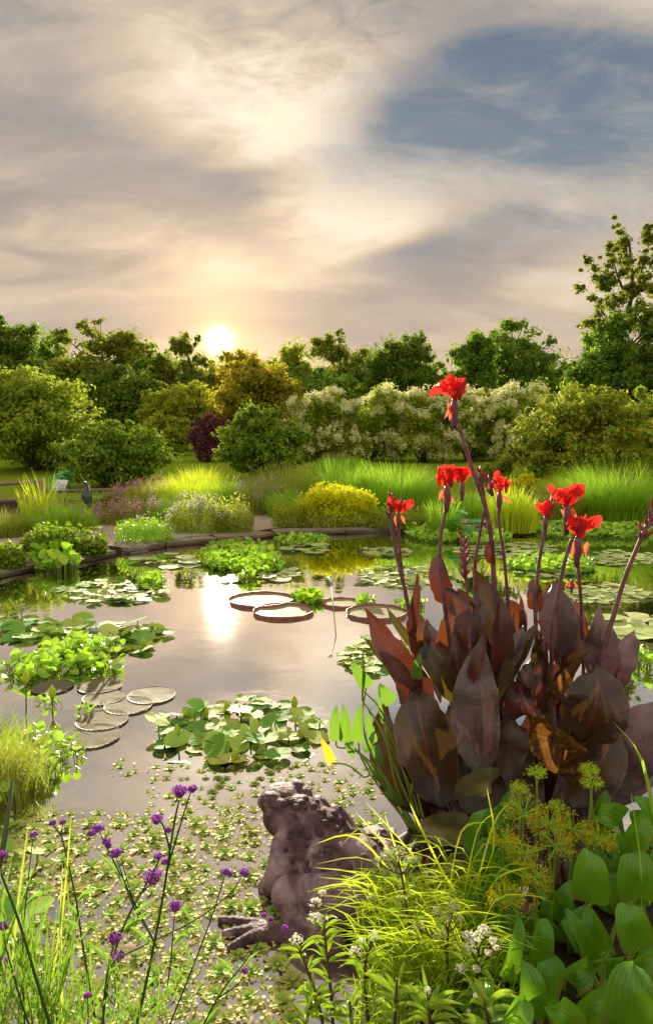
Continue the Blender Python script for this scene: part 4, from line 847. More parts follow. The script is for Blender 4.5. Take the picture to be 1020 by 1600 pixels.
def hyacinth(label, spots, lf, n, single=False, seed=0, hmax=0.16, cat='water hyacinth'):
    """spots: (px,py,rx,ry) ellipses on the water"""
    rng = np.random.default_rng(7000+seed); c = AZ(spots[0][0], spots[0][1]); o = thing('water_hyacinth', label, cat, (c[0], c[1], 0), 'water hyacinth rafts')
    mb = MB(); st = MB(); area = np.array([s_[2]*s_[3] for s_ in spots], float); area /= area.sum(); org = origin(o)
    for i in range(n):
        s_ = spots[rng.choice(len(spots), p=area)]; a = rng.uniform(0, 2*PI); q = math.sqrt(rng.random())
        p = AZ(s_[0]+math.cos(a)*q*s_[2], s_[1]+math.sin(a)*q*s_[3]); h = rng.uniform(0.15, 1)*hmax*(1.1-0.6*q); L = lf*rng.uniform(0.7, 1.3)
        rot = Euler((rng.uniform(-0.1, 1.1), rng.normal(0, 0.25), rng.uniform(0, 2*PI)), 'XYZ')
        if single:
            l = link('leaf', SPOON[i % 3], o, np.array([p[0], p[1], h])-org); l.scale = (L, L, L); l.rotation_euler = rot
        else:
            V = (SPV*L)@np.array(rot.to_matrix()).T+np.array([p[0], p[1], h]); mb.add(V, SPQ)
        st.add(*tube([(p[0]+rng.normal(0, 0.02), p[1]+rng.normal(0, 0.02), -0.03), (p[0], p[1], h+0.004)], lf*0.055, 4, False))
    if not single: stuff(mb.part('foliage', M['hyacinth'], o, True))
    stuff(st.part('stalk', M['stem_green'], o))
    return o
hyacinth('far hyacinth raft in the tree reflection at centre left', [(375, 872, 62, 24), (345, 880, 30, 14), (410, 885, 36, 14), (385, 903, 14, 6)], 0.088, 1100, seed=1, hmax=0.12)
hyacinth('strip of hyacinth along the far wall left of the yellow reflection', [(472, 846, 42, 7)], 0.085, 240, seed=2, hmax=0.1)
hyacinth('little hyacinth between the giant pads', [(480, 938, 22, 9)], 0.08, 110, seed=3, hmax=0.09)
hyacinth('little hyacinth behind the half hidden giant pad', [(640, 948, 24, 7), (572, 944, 16, 4)], 0.075, 90, seed=4, hmax=0.08)
hyacinth('hyacinth sprig in the lily patch at left', [(238, 912, 18, 10)], 0.08, 100, seed=5, hmax=0.1)
hyacinth('bright raft along the far wall below the lotus leaves', [(690, 838, 55, 12), (760, 845, 40, 10), (650, 835, 16, 6)], 0.10, 800, seed=6, hmax=0.18)
hyacinth('bright raft at the far wall right of the canna flowers', [(900, 832, 70, 12), (975, 834, 45, 10)], 0.10, 800, seed=7, hmax=0.18)
hyacinth('raft behind the lower red canna flowers', [(860, 885, 70, 12), (900, 892, 28, 8)], 0.085, 480, seed=8, hmax=0.11)
hyacinth('tiny hyacinth at the right edge behind the last canna leaf', [(1005, 1040, 22, 9)], 0.07, 30, seed=9)
hyacinth('hyacinth raft at left in front of the mounded lilies', [(130, 1022, 62, 20), (110, 1036, 60, 20), (40, 1050, 60, 16), (172, 1048, 16, 10)], 0.078, 290, True, seed=10, hmax=0.11)
hyacinth('hyacinth in the bottom left corner behind the grass', [(30, 1205, 60, 40), (105, 1180, 30, 16), (60, 1165, 50, 20), (-5, 1250, 30, 35)], 0.052, 280, True, seed=11, hmax=0.12)
hyacinth('tiny floating sprout among the cream flat pads', [(133, 1112, 14, 6)], 0.035, 16, seed=12, hmax=0.06)
hyacinth('small sprout beside the left bud spikes', [(80, 1100, 18, 8)], 0.045, 14, seed=13, hmax=0.06)
hyacinth('leafy plant trailing from the left wall into the water', [(80, 885, 30, 12), (105, 892, 22, 8), (70, 872, 20, 6)], 0.15, 150, seed=14, hmax=0.3, cat='water plant')
# lotus leaves far right of centre
t = thing('lotus_plant', 'blue-green round lotus leaves above the far raft', 'lotus', AZ(732, 838))
for px, py, r in ((722, 823, 0.19), (742, 816, 0.17), (733, 833, 0.18), (712, 812, 0.15), (750, 830, 0.15), (720, 800, 0.14)):
    p = AY(px, py, AZ(732, 840)[1]+R.uniform(-0.3, 0.3)); me = PADS['pad'][1]; q = bpy.data.objects.new('leaf', me.copy()); q.data.materials[0] = M['lotus']; C.objects.link(q); q.parent = t
    q.location = tuple(p-origin(t)); q.scale = (r, r, r*2.5); q.rotation_euler = (R.uniform(0.2, 0.5), R.normal(0, 0.2), R.uniform(0, 6))
    V, Q, T = tube([(p[0], p[1], -0.05), tuple(p)], 0.008, 5); part('stalk', V, Q, M['stem_green'], t, T)

# small plant labels in the water
for px, py, wpx, z, lab in ((147, 985, 16, 0.10, 'small blue plant label on a stake in the mounded lily patch'), (641, 893, 11, 0.08, 'small pale label on a stake in the lily pads left of the canna'), (840, 872, 9, 0.08, 'small label on a stake at the raft behind the canna flowers')):
    b = AZ(px, py+8); Y = b[1]; c = AY(px, py, Y); s = SC(Y); t = thing('plant_label', lab, 'plant label', b, 'plant labels in the pond')
    V, Q = box((0, 0, 0), (wpx*s, 0.004, wpx*0.52*s)); rt = np.array(Euler((-0.5, 0, 0)).to_matrix()); part('plate', V@rt.T+c, Q, M['label_blue'], t)
    V, Q, T = tube([(c[0], Y+0.01, -0.1), (c[0], Y+0.01, c[2])], 0.006, 5); part('stake', V, Q, M['metal'], t, T)
a, b = AY(517, 908, 7.2), AZ(527, 1002)
t = thing('nozzle_rod', 'thin metal rod with a pale tip rising from the open water beside the giant pads', 'rod', b)
V, Q, T = tube([b-np.array([0, 0, 0.1]), a], 0.006, 5); part('rod', V, Q, M['metal'], t, T)
V, Q, T = tube([a-(a-b)*0.03, a+(a-b)*0.01, a+(a-b)*0.07+np.array([-0.03, 0, 0])], [0.012, 0.02, 0.012], 8); part('tip', V, Q, M['sign_white'], t, T)

# ------------------------------------------------------------------ water lettuce
def lettuce_mesh(seed):
    rng = np.random.default_rng(seed); mb = MB()
    for ring, (cnt, r0, r1, tilt) in enumerate([(10, 0.25, 1.0, 0.06), (9, 0.15, 0.78, 0.22), (7, 0.06, 0.50, 0.7)]):
        for i in range(cnt):
            a = 2*PI*(i+0.5*ring)/cnt+rng.normal(0, 0.12); L = r1*rng.uniform(0.82, 1.12); wd = 0.62*L*PI/cnt*2.1; tl = tilt+rng.normal(0, 0.08)
            V = []
            for t_ in (0, 0.35, 0.75, 1.0):
                ww = wd*(0.35, 0.9, 1.05, 0.55)[(0, 0.35, 0.75, 1.0).index(t_)]
                for u in (-1, -0.33, 0.33, 1):
                    rr = r0*0.3+(L-r0*0.3)*(t_-(0.08 if abs(u) == 1 and t_ == 1 else 0)); z = rr*math.sin(tl)*0.9+0.05*(u*u)*t_+(0.05 if t_ == 1 else 0)*rng.uniform(-1, 1)
                    x, y = rr*math.cos(tl), u*ww*0.5; V.append((x*math.cos(a)-y*math.sin(a), x*math.sin(a)+y*math.cos(a), z+0.03))
            mb.add(V, [(i_*4+j, i_*4+j+1, i_*4+5+j, i_*4+4+j) for i_ in range(3) for j in range(3)])
    V, Q, T = mb.out(); return mesh_np('water_lettuce', V, Q, None, M['lettuce'], None, False)
LET = [lettuce_mesh(200+i) for i in range(4)]
rng = np.random.default_rng(77); placed = []
def lettuce_at(p, r):
    if p[1] < float(near_edge(p[0]))+0.02: return
    if any((p[0]-q[0])**2+(p[1]-q[1])**2 < ((r+q[2])*0.74)**2 for q in placed): return
    o = link('water_lettuce', LET[len(placed) % 4], None, (p[0], p[1], 0.0)); o.scale = (r, r, r*rng.uniform(0.8, 1.2)); o.rotation_euler = (0, 0, rng.uniform(0, 6))
    tag(o, 'pale green water lettuce rosette floating on the near pond water', 'water lettuce', 'water lettuce rosettes'); placed.append((p[0], p[1], r))
def dens(px, py):
    if py > 1270 and px < 460: return 1.0 if px > 60 else 0.6
    if 1190 < py < 1290 and 380 < px < 600: return 0.45
    if 1215 < py < 1275 and 230 < px < 400: return 0.4
    if 1180 < py < 1215 and 170 < px < 420: return 0.3
    return 0.0
tries = 0
while len(placed) < 296 and tries < 30000:
    tries += 1; px, py = rng.uniform(20, 620), rng.uniform(1180, 1640)
    wt = dens(px, py)*(0.85 if py < 1330 else 1.0)
    if rng.random() > wt: continue
    r = rng.uniform(0.018, 0.036) if py < 1280 else 0.024+0.040*rng.random()**0.8
    lettuce_at(AZ(px, py), r)
# the many smaller rosettes between them, one mass
mbl = MB(); LV = [np.array([v.co[:] for v in m_.vertices]) for m_ in LET]; LQ = [np.array([p.vertices[:] for p in m_.polygons]) for m_ in LET]; nn_ = 0; tries = 0
while nn_ < 230 and tries < 20000:
    tries += 1; px, py = rng.uniform(0, 620), rng.uniform(1185, 1640)
    if rng.random() > dens(px, py): continue
    p = AZ(px, py); r = rng.uniform(0.012, 0.024)
    if p[1] < float(near_edge(p[0]))+0.02 or any((p[0]-q[0])**2+(p[1]-q[1])**2 < ((r*0.6+q[2]*0.85))**2 for q in placed): continue
    a = rng.uniform(0, 6); ca, sa = math.cos(a), math.sin(a); k = rng.integers(0, 4); sel = LQ[k][rng.random(len(LQ[k])) < 0.7]
    mbl.add((LV[k]@np.array([[ca, sa, 0], [-sa, ca, 0], [0, 0, 1]]))*r+np.array([p[0], p[1], 0.0]), sel); nn_ += 1
V, Q, T = mbl.out(); o = link('small_water_lettuce', mesh_np('small_water_lettuce', V, Q, None, M['small_lettuce'])); tag(o, 'tiny young water lettuce filling the gaps between the larger rosettes', 'water lettuce', None, 'stuff')
# duckweed and leaf litter between the rosettes
n = 2000; pts = []
while len(pts) < n:
    px, py = rng.uniform(0, 600), rng.uniform(1190, 1640)
    if rng.random() < dens(px, py)*0.9: 
        p = AZ(px, py)
        if p[1] > near_edge(p[0]): pts.append(p)
P = np.array(pts); P[:, 2] = 0.006+rng.uniform(0, 0.006, n); V, Q = cards(P, np.array([[0, 0, 1.0]])+rng.normal(0, 0.12, (n, 3)), rng.uniform(0.006, 0.022, n), 0.8, 0.0, rng)
o = link('floating_litter', mesh_np('floating_litter', V, Q, None, M['litter'])); tag(o, 'small bits of duckweed and leaf litter floating between the rosettes', 'duckweed', None, 'stuff')

# ------------------------------------------------------------------ toad statue
def ell(mb, c, r, rot=(0, 0, 0), k=14):
    a = np.linspace(0, PI, k); V = []
    for i in range(k):
        for j in range(2*k): b = PI*j/k; V.append((math.sin(a[i])*math.cos(b), math.sin(a[i])*math.sin(b), math.cos(a[i])))
    V = np.array(V)*np.array(r); V = V@np.array(Euler(rot).to_matrix()).T+np.array(c)
    mb.add(V, [(i*2*k+j, i*2*k+(j+1) % (2*k), (i+1)*2*k+(j+1) % (2*k), (i+1)*2*k+j) for i in range(k-1) for j in range(2*k)])
def toad():
    mb = MB(); rg = np.random.default_rng(3)
    # local frame: +x forward (snout), y left, z up, metres
    def S(pts, rad, n=14):
        L = smoothline(pts, n); rr = np.interp(np.linspace(0, len(rad)-1, n), range(len(rad)), rad)
        for p, r in zip(L, rr): ell(mb, p, (r, r, r), k=9)
    ell(mb, (-0.16, 0, 0.13), (0.24, 0.19, 0.14), (0, -0.20, 0)); ell(mb, (0.02, 0, 0.17), (0.20, 0.165, 0.13), (0, -0.40, 0)); ell(mb, (0.14, 0, 0.22), (0.14, 0.135, 0.11), (0, -0.35, 0))
    ell(mb, (0.25, 0, 0.265), (0.13, 0.115, 0.075), (0, -0.15, 0)); ell(mb, (0.34, 0, 0.255), (0.055, 0.085, 0.05), (0, 0.1, 0)); ell(mb, (0.22, 0, 0.20), (0.14, 0.115, 0.075))
    ell(mb, (-0.34, 0, 0.09), (0.12, 0.13, 0.09))
    for s_ in (-1, 1):
        ell(mb, (0.262, 0.080*s_, 0.312), (0.052, 0.036, 0.034), (0, 0.1, 0.25*s_)); ell(mb, (0.20, 0.075*s_, 0.312), (0.045, 0.03, 0.025), (0, 0, 0.4*s_))
        ell(mb, (0.13, 0.115*s_, 0.262), (0.060, 0.028, 0.034), (0, -0.4, 0.1*s_))     # gland behind the eye
        S([(0.08, 0.135*s_, 0.20), (0.06, 0.20*s_, 0.12), (0.10, 0.21*s_, 0.05), (0.14, 0.20*s_, 0.01), (0.17, 0.19*s_, -0.03)], [0.075, 0.062, 0.050, 0.042, 0.040])
        for k_ in (-0.5, 0, 0.5): S([(0.15, 0.20*s_, -0.01), (0.20, (0.20+0.06*k_)*s_, 0.0), (0.25, (0.21+0.12*k_)*s_, -0.012)], [0.022, 0.015, 0.010], 8)
        S([(-0.30, 0.10*s_, 0.14), (-0.18, 0.20*s_, 0.13), (-0.06, 0.255*s_, 0.11)], [0.10, 0.095, 0.072]); S([(-0.06, 0.255*s_, 0.11), (-0.18, 0.27*s_, 0.06), (-0.30, 0.24*s_, 0.03)], [0.07, 0.055, 0.045])
        S([(-0.30, 0.24*s_, 0.03), (-0.20, 0.30*s_, 0.03), (-0.10, 0.37*s_, 0.03)], [0.050, 0.042, 0.036])
        for k_ in (-0.8, 0, 0.8): S([(-0.12, 0.36*s_, 0.03), (-0.04-0.035*k_, (0.42+0.025*k_)*s_, 0.03), (0.03-0.09*k_, (0.50+0.04*k_)*s_, 0.022)], [0.036, 0.027, 0.017], 10)
    warts = []
    for _ in range(46):
        x = rg.uniform(-0.30, 0.20); y = rg.normal(0, 0.075); yy = min(abs(y)/0.17, 0.95); top = np.interp(x, [-0.4, -0.16, 0.02, 0.14, 0.25], [0.17, 0.262, 0.292, 0.315, 0.335])
        z = top-0.13*(1-math.sqrt(1-yy*yy)); r = rg.uniform(0.006, 0.0125); warts.append(((x, y, z-0.002), r))
    toad.warts = warts
    V, Q, T = mb.out(); me = mesh_np('toad_tmp', V, Q, None, None); o = bpy.data.objects.new('tmp', me); C.objects.link(o)
    m1 = o.modifiers.new('r', 'REMESH'); m1.mode = 'VOXEL'; m1.voxel_size = 0.0058; m2 = o.modifiers.new('s', 'SMOOTH'); m2.iterations = 7; m2.factor = 0.5
    dg = bpy.context.evaluated_depsgraph_get(); me2 = bpy.data.meshes.new_from_object(o.evaluated_get(dg)); bpy.data.objects.remove(o); me2.name = 'body'
    me2.polygons.foreach_set('use_smooth', np.ones(len(me2.polygons), dtype=bool)); me2.materials.clear(); me2.materials.append(M['bronze']); return me2
hd = AY(441, 1243, 2.98); dirv = nrm(np.array([-0.70, 0.71])); angz = math.atan2(dirv[1], dirv[0]); cen = hd[:2]-dirv*0.27
t = thing('toad_statue', 'large bronze toad statue with warty back sitting in the shallow water', 'statue', (cen[0], cen[1], 0.0)); t.rotation_euler = (0, -0.02, angz)
b_ = link('body', toad(), t); b_.location = (0, 0, -0.015)
bpy.context.view_layer.update(); from mathutils.bvhtree import BVHTree
bvh = BVHTree.FromPolygons([v.co[:] for v in b_.data.vertices], [p.vertices[:] for p in b_.data.polygons])
mb = MB(); ell(mb, (0, 0, 0), (1, 1, 0.8), k=7); V, Q, T = mb.out(); wm = mesh_np('wart', V, Q, None, M['bronze'], None, True); rg = np.random.default_rng(11)
for (c_, r) in toad.warts+[((rg.uniform(-0.2, 0.1), rg.choice([-1, 1])*rg.uniform(0.1, 0.2), 0), rg.uniform(0.004, 0.008)) for _ in range(30)]:
    h = bvh.ray_cast(Vector((c_[0], c_[1], 1.0)), Vector((0, 0, -1)))
    if h[0] is None: continue
    q = link('wart', wm, t, (h[0].x, h[0].y, h[0].z-0.013)); q.scale = (r*1.55,)*3; q.rotation_euler = h[1].to_track_quat('Z', 'Y').to_euler()
for s_ in (-1, 1):
    mb = MB(); ell(mb, (0.268, 0.108*s_, 0.292), (0.026, 0.016, 0.019), k=10); V, Q, T = mb.out(); q = link('eye', mesh_np('eye', V, Q, None, M['bronze'], None, True), t)

# ------------------------------------------------------------------ near shore
def rock(name, label, px, py, z, r, seed, group='sandstone rocks at the near shore'):
    rng = np.random.default_rng(seed); c = AZ(px, py, z); bm = bmesh.new(); bmesh.ops.create_icosphere(bm, subdivisions=4, radius=1)
    ph = rng.uniform(0, 6, 9)
    for v in bm.verts:
        p = v.co; n_ = 0.16*math.sin(2.1*p.x+ph[0]+1.5*p.y)+0.12*math.sin(3.3*p.y+ph[1]+2*p.z)+0.06*math.sin(7*p.x+ph[2])*math.sin(6*p.z+ph[3])+0.02*math.sin(19*p.y+ph[4])*math.sin(17*p.x+ph[5])
        q = p*(1+n_); q.z = q.z if q.z < 0.55 else 0.55+(q.z-0.55)*0.35; v.co = Vector((q.x*r[0], q.y*r[1], q.z*r[2]))
    me = bpy.data.meshes.new(name); bm.to_mesh(me); bm.free(); me.materials.append(M['rock']); me.polygons.foreach_set('use_smooth', np.ones(len(me.polygons), dtype=bool))
    o = link(name, me, None, (c[0], c[1], z-r[2]*0.6)); return tag(o, label, 'rock', group)
rock('shore_rock', 'flat tan sandstone slab at the bottom edge under the verbena stems', 250, 1640, 0.0, (0.24, 0.15, 0.08), 1)
rock('shore_rock', 'tan sandstone rock in the bottom left corner behind the stems', 10, 1530, 0.0, (0.17, 0.22, 0.09), 2)
rock('shore_rock', 'tan sandstone rock half hidden by leaves between the corner rock and the slab', 120, 1600, 0.0, (0.14, 0.12, 0.08), 3)
rock('shore_rock', 'small pale stone at the waterline beside the corner rock', 195, 1490, 0.01, (0.05, 0.05, 0.03), 4)
bmB = [(0.0, 1.0), (0.15, 1.78), (0.45, 2.15), (0.95, 2.62), (1.55, 3.12), (3.0, 3.3), (3.0, 0.8)]
bm = bmesh.new(); top = [bm.verts.new((x, y, 0.09 if i not in (0, 6) else 0.09)) for i, (x, y) in enumerate(bmB)]; bot = [bm.verts.new((x, y+0.06, -0.3)) for x, y in bmB]
bm.faces.new(top)
for i in range(len(bmB)): j = (i+1) % len(bmB); bm.faces.new((top[i], bot[i], bot[j], top[j]))
bmesh.ops.recalc_face_normals(bm, faces=bm.faces[:]); me = bpy.data.meshes.new('soil_bank'); bm.to_mesh(me); bm.free(); me.materials.append(M['soil']); struct(link('soil_bank', me))

# ------------------------------------------------------------------ broad shaped leaves
PROF = {'canna': ([0, 0.06, 0.2, 0.4, 0.6, 0.78, 0.9, 1.0], [0.08, 0.34, 0.82, 1.0, 0.93, 0.62, 0.27, 0.01]),
        'broad': ([0, 0.05, 0.16, 0.35, 0.55, 0.75, 0.9, 1.0], [0.08, 0.48, 0.90, 1.0, 0.95, 0.77, 0.45, 0.03]),
        'lance': ([0, 0.1, 0.3, 0.5, 0.75, 1.0], [0.10, 0.55, 0.95, 1.0, 0.55, 0.02]),
        'arrow': ([0, 0.05, 0.12, 0.3, 0.6, 0.85, 1.0], [0.55, 0.95, 1.0, 0.92, 0.70, 0.36, 0.02]),
        'petal': ([0, 0.15, 0.4, 0.7, 0.9, 1.0], [0.18, 0.35, 0.75, 1.0, 0.72, 0.2])}
CAM = np.array([0, 0, H])
def leafgeo(base, mid, tip, width, prof='canna', roll=0.0, fold=0.25, wave=0.03, curl=0.0, nv=20, nu=9, rng=R, flop=None, tear=0.0):
    base, mid, tip = (np.asarray(q, float) for q in (base, mid, tip)); ctrl = 2*mid-0.5*(base+tip)
    tt = np.linspace(0, 1, nv)[:, None]; Cn = (1-tt)**2*base+2*tt*(1-tt)*ctrl+tt**2*tip
    Tg = nrm(2*(1-tt)*(ctrl-base)+2*tt*(tip-ctrl)); view = nrm(CAM-mid)
    N = nrm(view-Tg*np.sum(Tg*view, 1, keepdims=True)); S = np.cross(Tg, N)
    ph = rng.uniform(0, 6, 4); rl = roll+curl*(tt-0.5)
    N2 = N*np.cos(rl)+S*np.sin(rl); S2 = S*np.cos(rl)-N*np.sin(rl)
    wd = np.interp(tt[:, 0], *PROF[prof])*width/2; V = []; UV = []
    for j in range(nu):
        u = j/(nu-1)*2-1; f = abs(u)
        wv = wave*width*f*f*(np.sin(tt[:, 0]*9+ph[0]+(u > 0)*2)+0.5*np.sin(tt[:, 0]*21+ph[1]+(u > 0)))
        jt = 1+(rng.normal(0, 0.02, nv)+np.where(rng.random(nv) < 0.05, -0.10, 0) if (f > 0.99 and prof == 'canna') else 0)
        ed = wd*u*jt*(1+(tear*np.sin(tt[:, 0]*30+ph[2])*0.15 if f > 0.99 else 0))
        off = fold*wd*(f**1.4)+wv
        V.append(Cn+S2*ed[:, None]*math.sqrt(max(0.1, 1-fold*fold*0.5))+N2*off[:, None]); UV.append(np.stack([np.full(nv, (u+1)/2), tt[:, 0]], 1))
    V = np.stack(V, 1).reshape(-1, 3); UV = np.stack(UV, 1).reshape(-1, 2)
    Q = [(i*nu+j, i*nu+j+1, (i+1)*nu+j+1, (i+1)*nu+j) for i in range(nv-1) for j in range(nu-1)]
    return V, np.array(Q), UV
def leafpart(parent, m, base, mid, tip, width, name='leaf', label=None, org=None, **kw):
    V, Q, UV = leafgeo(base, mid, tip, width, **kw); o = part(name, V, Q, m, parent, None, UV, True, org=np.asarray(mid, float))
    if label: o['label'] = label
    return o

# ------------------------------------------------------------------ canna clump
YC = 3.35
canna = thing('canna_clump', 'tall dark-leaved canna clump with red flowers standing in the pond', 'canna', (AY(780, 1290, YC)[0], YC, 0))
def CL(m, b, md, tp, wpx, dY=0.0, **kw):
    """leaf from photo points; dY moves it nearer (-) or farther (+)"""
    rgc = np.random.default_rng(int(tp[0]*7+tp[1])); kw.setdefault('curl', rgc.normal(0, 0.9)); kw.setdefault('roll', rgc.normal(0, 0.3)); kw.setdefault('wave', 0.08); kw.setdefault('rng', rgc)
    if len(md) < 3: md = (md[0], md[1], rgc.uniform(-0.10, -0.02))
    if len(tp) < 3: tp = (tp[0], tp[1], rgc.uniform(-0.03, 0.12))
    Y = YC+dY; base = AY(b[0], b[1], Y+(b[2] if len(b) > 2 else 0)); mid = AY(md[0], md[1], Y+(md[2] if len(md) > 2 else -0.05)); tip = AY(tp[0], tp[1], Y+(tp[2] if len(tp) > 2 else 0))
    return leafpart(canna, M[m], base, mid, tip, wpx*SC(Y)*0.92, **kw)
# back row
CL('c_maroon', (700, 945), (688, 905), (684, 866), 40, 0.12, fold=0.5)
CL('c_maroon', (838, 955), (836, 930), (833, 903), 30, 0.05, fold=0.45)
CL('c_rust', (800, 1010), (803, 965), (790, 935), 44, 0.18, fold=0.3)
CL('c_maroon', (860, 1010), (862, 950), (866, 905), 40, 0.22, fold=0.4)
CL('c_rust', (905, 1030), (905, 980), (898, 935), 30, 0.2, fold=0.3)
CL('c_grey_sheen', (960, 1075), (974, 1030), (992, 984), 44, 0.12, fold=0.3, roll=0.3)
CL('c_grey_sheen', (700, 1060), (682, 1015), (665, 966), 34, 0.16, fold=0.2)
CL('c_grey_sheen', (800, 1060), (790, 1015), (786, 975), 36, 0.2, fold=0.2)
CL('c_dark', (775, 1060), (722, 985), (705, 920), 60, 0.16, fold=0.3)
# left side
CL('c_maroon', (640, 1005), (646, 955), (652, 892), 20, 0.0, fold=0.6, roll=0.4)
CL('c_rust', (655, 1040), (652, 990), (645, 952), 44, 0.03, fold=0.3)
CL('c_olive', (668, 1035), (632, 990), (603, 948), 18, 0.04, fold=0.5)
CL('c_rust', (700, 1058), (722, 985), (716, 920), 78, 0.05, fold=0.35, curl=0.4)
CL('c_grey_sheen', (742, 950), (716, 930), (684, 914), 14, -0.02, fold=0.6)
CL('c_olive', (655, 1075), (612, 1035), (568, 996), 30, 0.04, fold=0.4)
CL('c_maroon', (680, 1105), (622, 1035), (570, 950), 56, -0.02, fold=0.3, curl=0.5)
CL('c_olive', (712, 1100), (682, 1045), (644, 992), 44, 0.0, fold=0.35)
CL('c_dark', (775, 1065), (772, 975), (737, 888), 70, 0.0, fold=0.4, roll=-0.2, curl=0.4)
CL('c_grey_sheen', (750, 1215), (742, 1105), (748, 1000), 84, -0.12, fold=0.22, roll=0.1)
CL('c_maroon', (735, 1070), (748, 1030), (757, 988), 28, -0.16, fold=0.5)
CL('c_dark', (700, 1290), (618, 1205), (602, 1096), 84, -0.06, fold=0.3, roll=0.25)
CL('c_maroon', (702, 1285), (655, 1220), (628, 1125), 60, -0.04, fold=0.3, roll=-0.3)
CL('c_dark', (688, 1262), (662, 1150), (648, 1074), 108, -0.14, fold=0.25, roll=0.1, flop=True)
# centre
CL('c_dark', (720, 1270), (712, 1190), (700, 1100), 70, 0.0, fold=0.3)
CL('c_dark', (735, 1290), (728, 1220), (735, 1140), 70, 0.02, fold=0.3)
CL('c_olive', (778, 1095), (808, 1030), (842, 968), 34, -0.06, fold=0.45, wave=0.06)
CL('c_olive', (846, 1110), (852, 1045), (838, 985), 66, 0.02, fold=0.25)
CL('c_grey_sheen', (872, 1035), (872, 968), (861, 908), 66, 0.06, fold=0.25)
CL('c_dark', (880, 1060), (890, 1000), (885, 940), 50, 0.1, fold=0.3)
CL('c_maroon', (800, 1130), (808, 1095), (830, 1060), 50, 0.0, fold=0.3)
CL('c_dark', (800, 1118), (796, 1165), (797, 1232), 62, -0.06, fold=0.3)
CL('c_grey_sheen', (815, 1085), (822, 1060), (828, 1030), 34, 0.05, fold=0.3)
CL('c_dark', (830, 1290), (815, 1220), (800, 1150), 70, 0.03, fold=0.3)
CL('c_dark', (780, 1300), (765, 1230), (760, 1160), 60, 0.04, fold=0.3)
CL('c_olive', (848, 1165), (847, 1120), (845, 1083), 32, -0.05, fold=0.25)
# right side
CL('c_grey_sheen', (948, 1080), (938, 1015), (936, 942), 62, 0.02, fold=0.22)
CL('c_dark', (905, 1160), (930, 1100), (930, 1034), 112, -0.08, fold=0.18, roll=0.05)
CL('c_dark', (898, 1262), (938, 1190), (972, 1130), 84, -0.12, fold=0.25, roll=0.2)
CL('c_grey_sheen', (955, 1250), (995, 1160), (1035, 1092), 92, -0.02, fold=0.2)
CL('c_grey_sheen', (940, 1262), (990, 1225), (1045, 1190), 44, 0.0, fold=0.3)
CL('c_dark', (880, 1290), (890, 1210), (900, 1140), 80, 0.04, fold=0.3)
CL('c_dark', (930, 1290), (950, 1230), (970, 1170), 70, 0.06, fold=0.3)
CL('c_burnt', (862, 1104), (884, 1062), (921, 1018), 26, -0.14, fold=0.6, wave=0.10, label='dried orange-brown curled leaf pointing up')
CL('c_burnt', (905, 1200), (866, 1160), (812, 1098), 78, -0.18, fold=0.45, wave=0.10, roll=-0.4, nv=24, label='withered orange and black leaf with a curled edge')
CL('c_burnt', (916, 1192), (880, 1195), (845, 1150), 50, -0.16, fold=0.5, wave=0.12, roll=-0.9, nv=24)
CL('c_pale', (780, 1212), (745, 1222), (708, 1250), 50, -0.20, fold=0.3, wave=0.07, roll=-0.5, label='small yellowing leaf hanging low in front')
CL('c_pale', (735, 1285), (700, 1292), (645, 1290), 62, -0.28, fold=0.4, wave=0.06, roll=-0.3, label='yellowing torn leaf at the water')
CL('c_maroon', (700, 1320), (690, 1275), (660, 1235), 44, -0.1, fold=0.35)
for i in range(16):                      # inner leaves filling the heart of the clump
    rg = np.random.default_rng(900+i); x = 690+i*16; CL(('c_dark', 'c_maroon', 'c_dark', 'c_olive')[i % 4], (780+(x-780)*0.5, 1310), (x, 1195+rg.uniform(-25, 20)), (x+rg.uniform(-18, 18), 1080+rg.uniform(-30, 40)), 60, 0.12+rg.uniform(-0.05, 0.12), fold=0.35, roll=rg.normal(0, 0.3))
for i in range(20):                      # narrow pointed young leaves rising through the clump
    rg = np.random.default_rng(700+i); x = rg.uniform(625, 960); y = rg.uniform(915, 1040)+abs(x-790)*0.18; ln = rg.uniform(90, 170); lx = (x-790)*rg.uniform(0.05, 0.3)+rg.normal(0, 14)
    CL(('c_maroon', 'c_dark', 'c_grey_sheen', 'c_olive', 'c_maroon')[i % 5], (x-lx, y+ln), (x-lx*0.35, y+ln*0.5), (x+lx*0.3, y), rg.uniform(22, 44), rg.uniform(-0.06, 0.2), fold=rg.uniform(0.4, 0.8), roll=rg.normal(0, 0.5))
# sheath leaf on the main stem
CL('c_maroon', (770, 880), (766, 862), (771, 838), 22, 0.02, fold=0.9)
def stem(pts, r=0.011, dY=0.0, nm='stem'):
    P = smoothline([AY(x, y, YC+dY+dd) for x, y, dd in [(q[0], q[1], q[2] if len(q) > 2 else 0) for q in pts]], 4*len(pts)); n = len(P)
    r *= 0.82; rr = np.linspace(r, r*0.62, n)*(1+0.16*(np.arange(n) % 5 == 0)); V, Q, T = tube(P, rr, 9); return part(nm, V, Q, M['c_stem'], canna, T, None, True, org=P[n//2])
stem([(690, 1270), (664, 1150), (651, 1070), (645, 1000), (634, 930), (618, 860), (609, 800)], 0.017)
stem([(634, 935), (626, 880), (623, 830), (622, 805)], 0.011)
stem([(720, 1230, .1), (700, 1050, .1), (696, 960), (688, 890), (688, 840), (697, 795)], 0.015)
stem([(790, 1250, .1), (778, 1020, .08), (772, 930), (768, 850), (757, 790), (735, 725), (724, 690), (716, 662)], 0.018)
stem([(768, 845), (762, 805), (753, 760), (751, 735)], 0.011)
stem([(742, 940, .05), (742, 880, .05), (752, 820, .03), (757, 795)], 0.012)
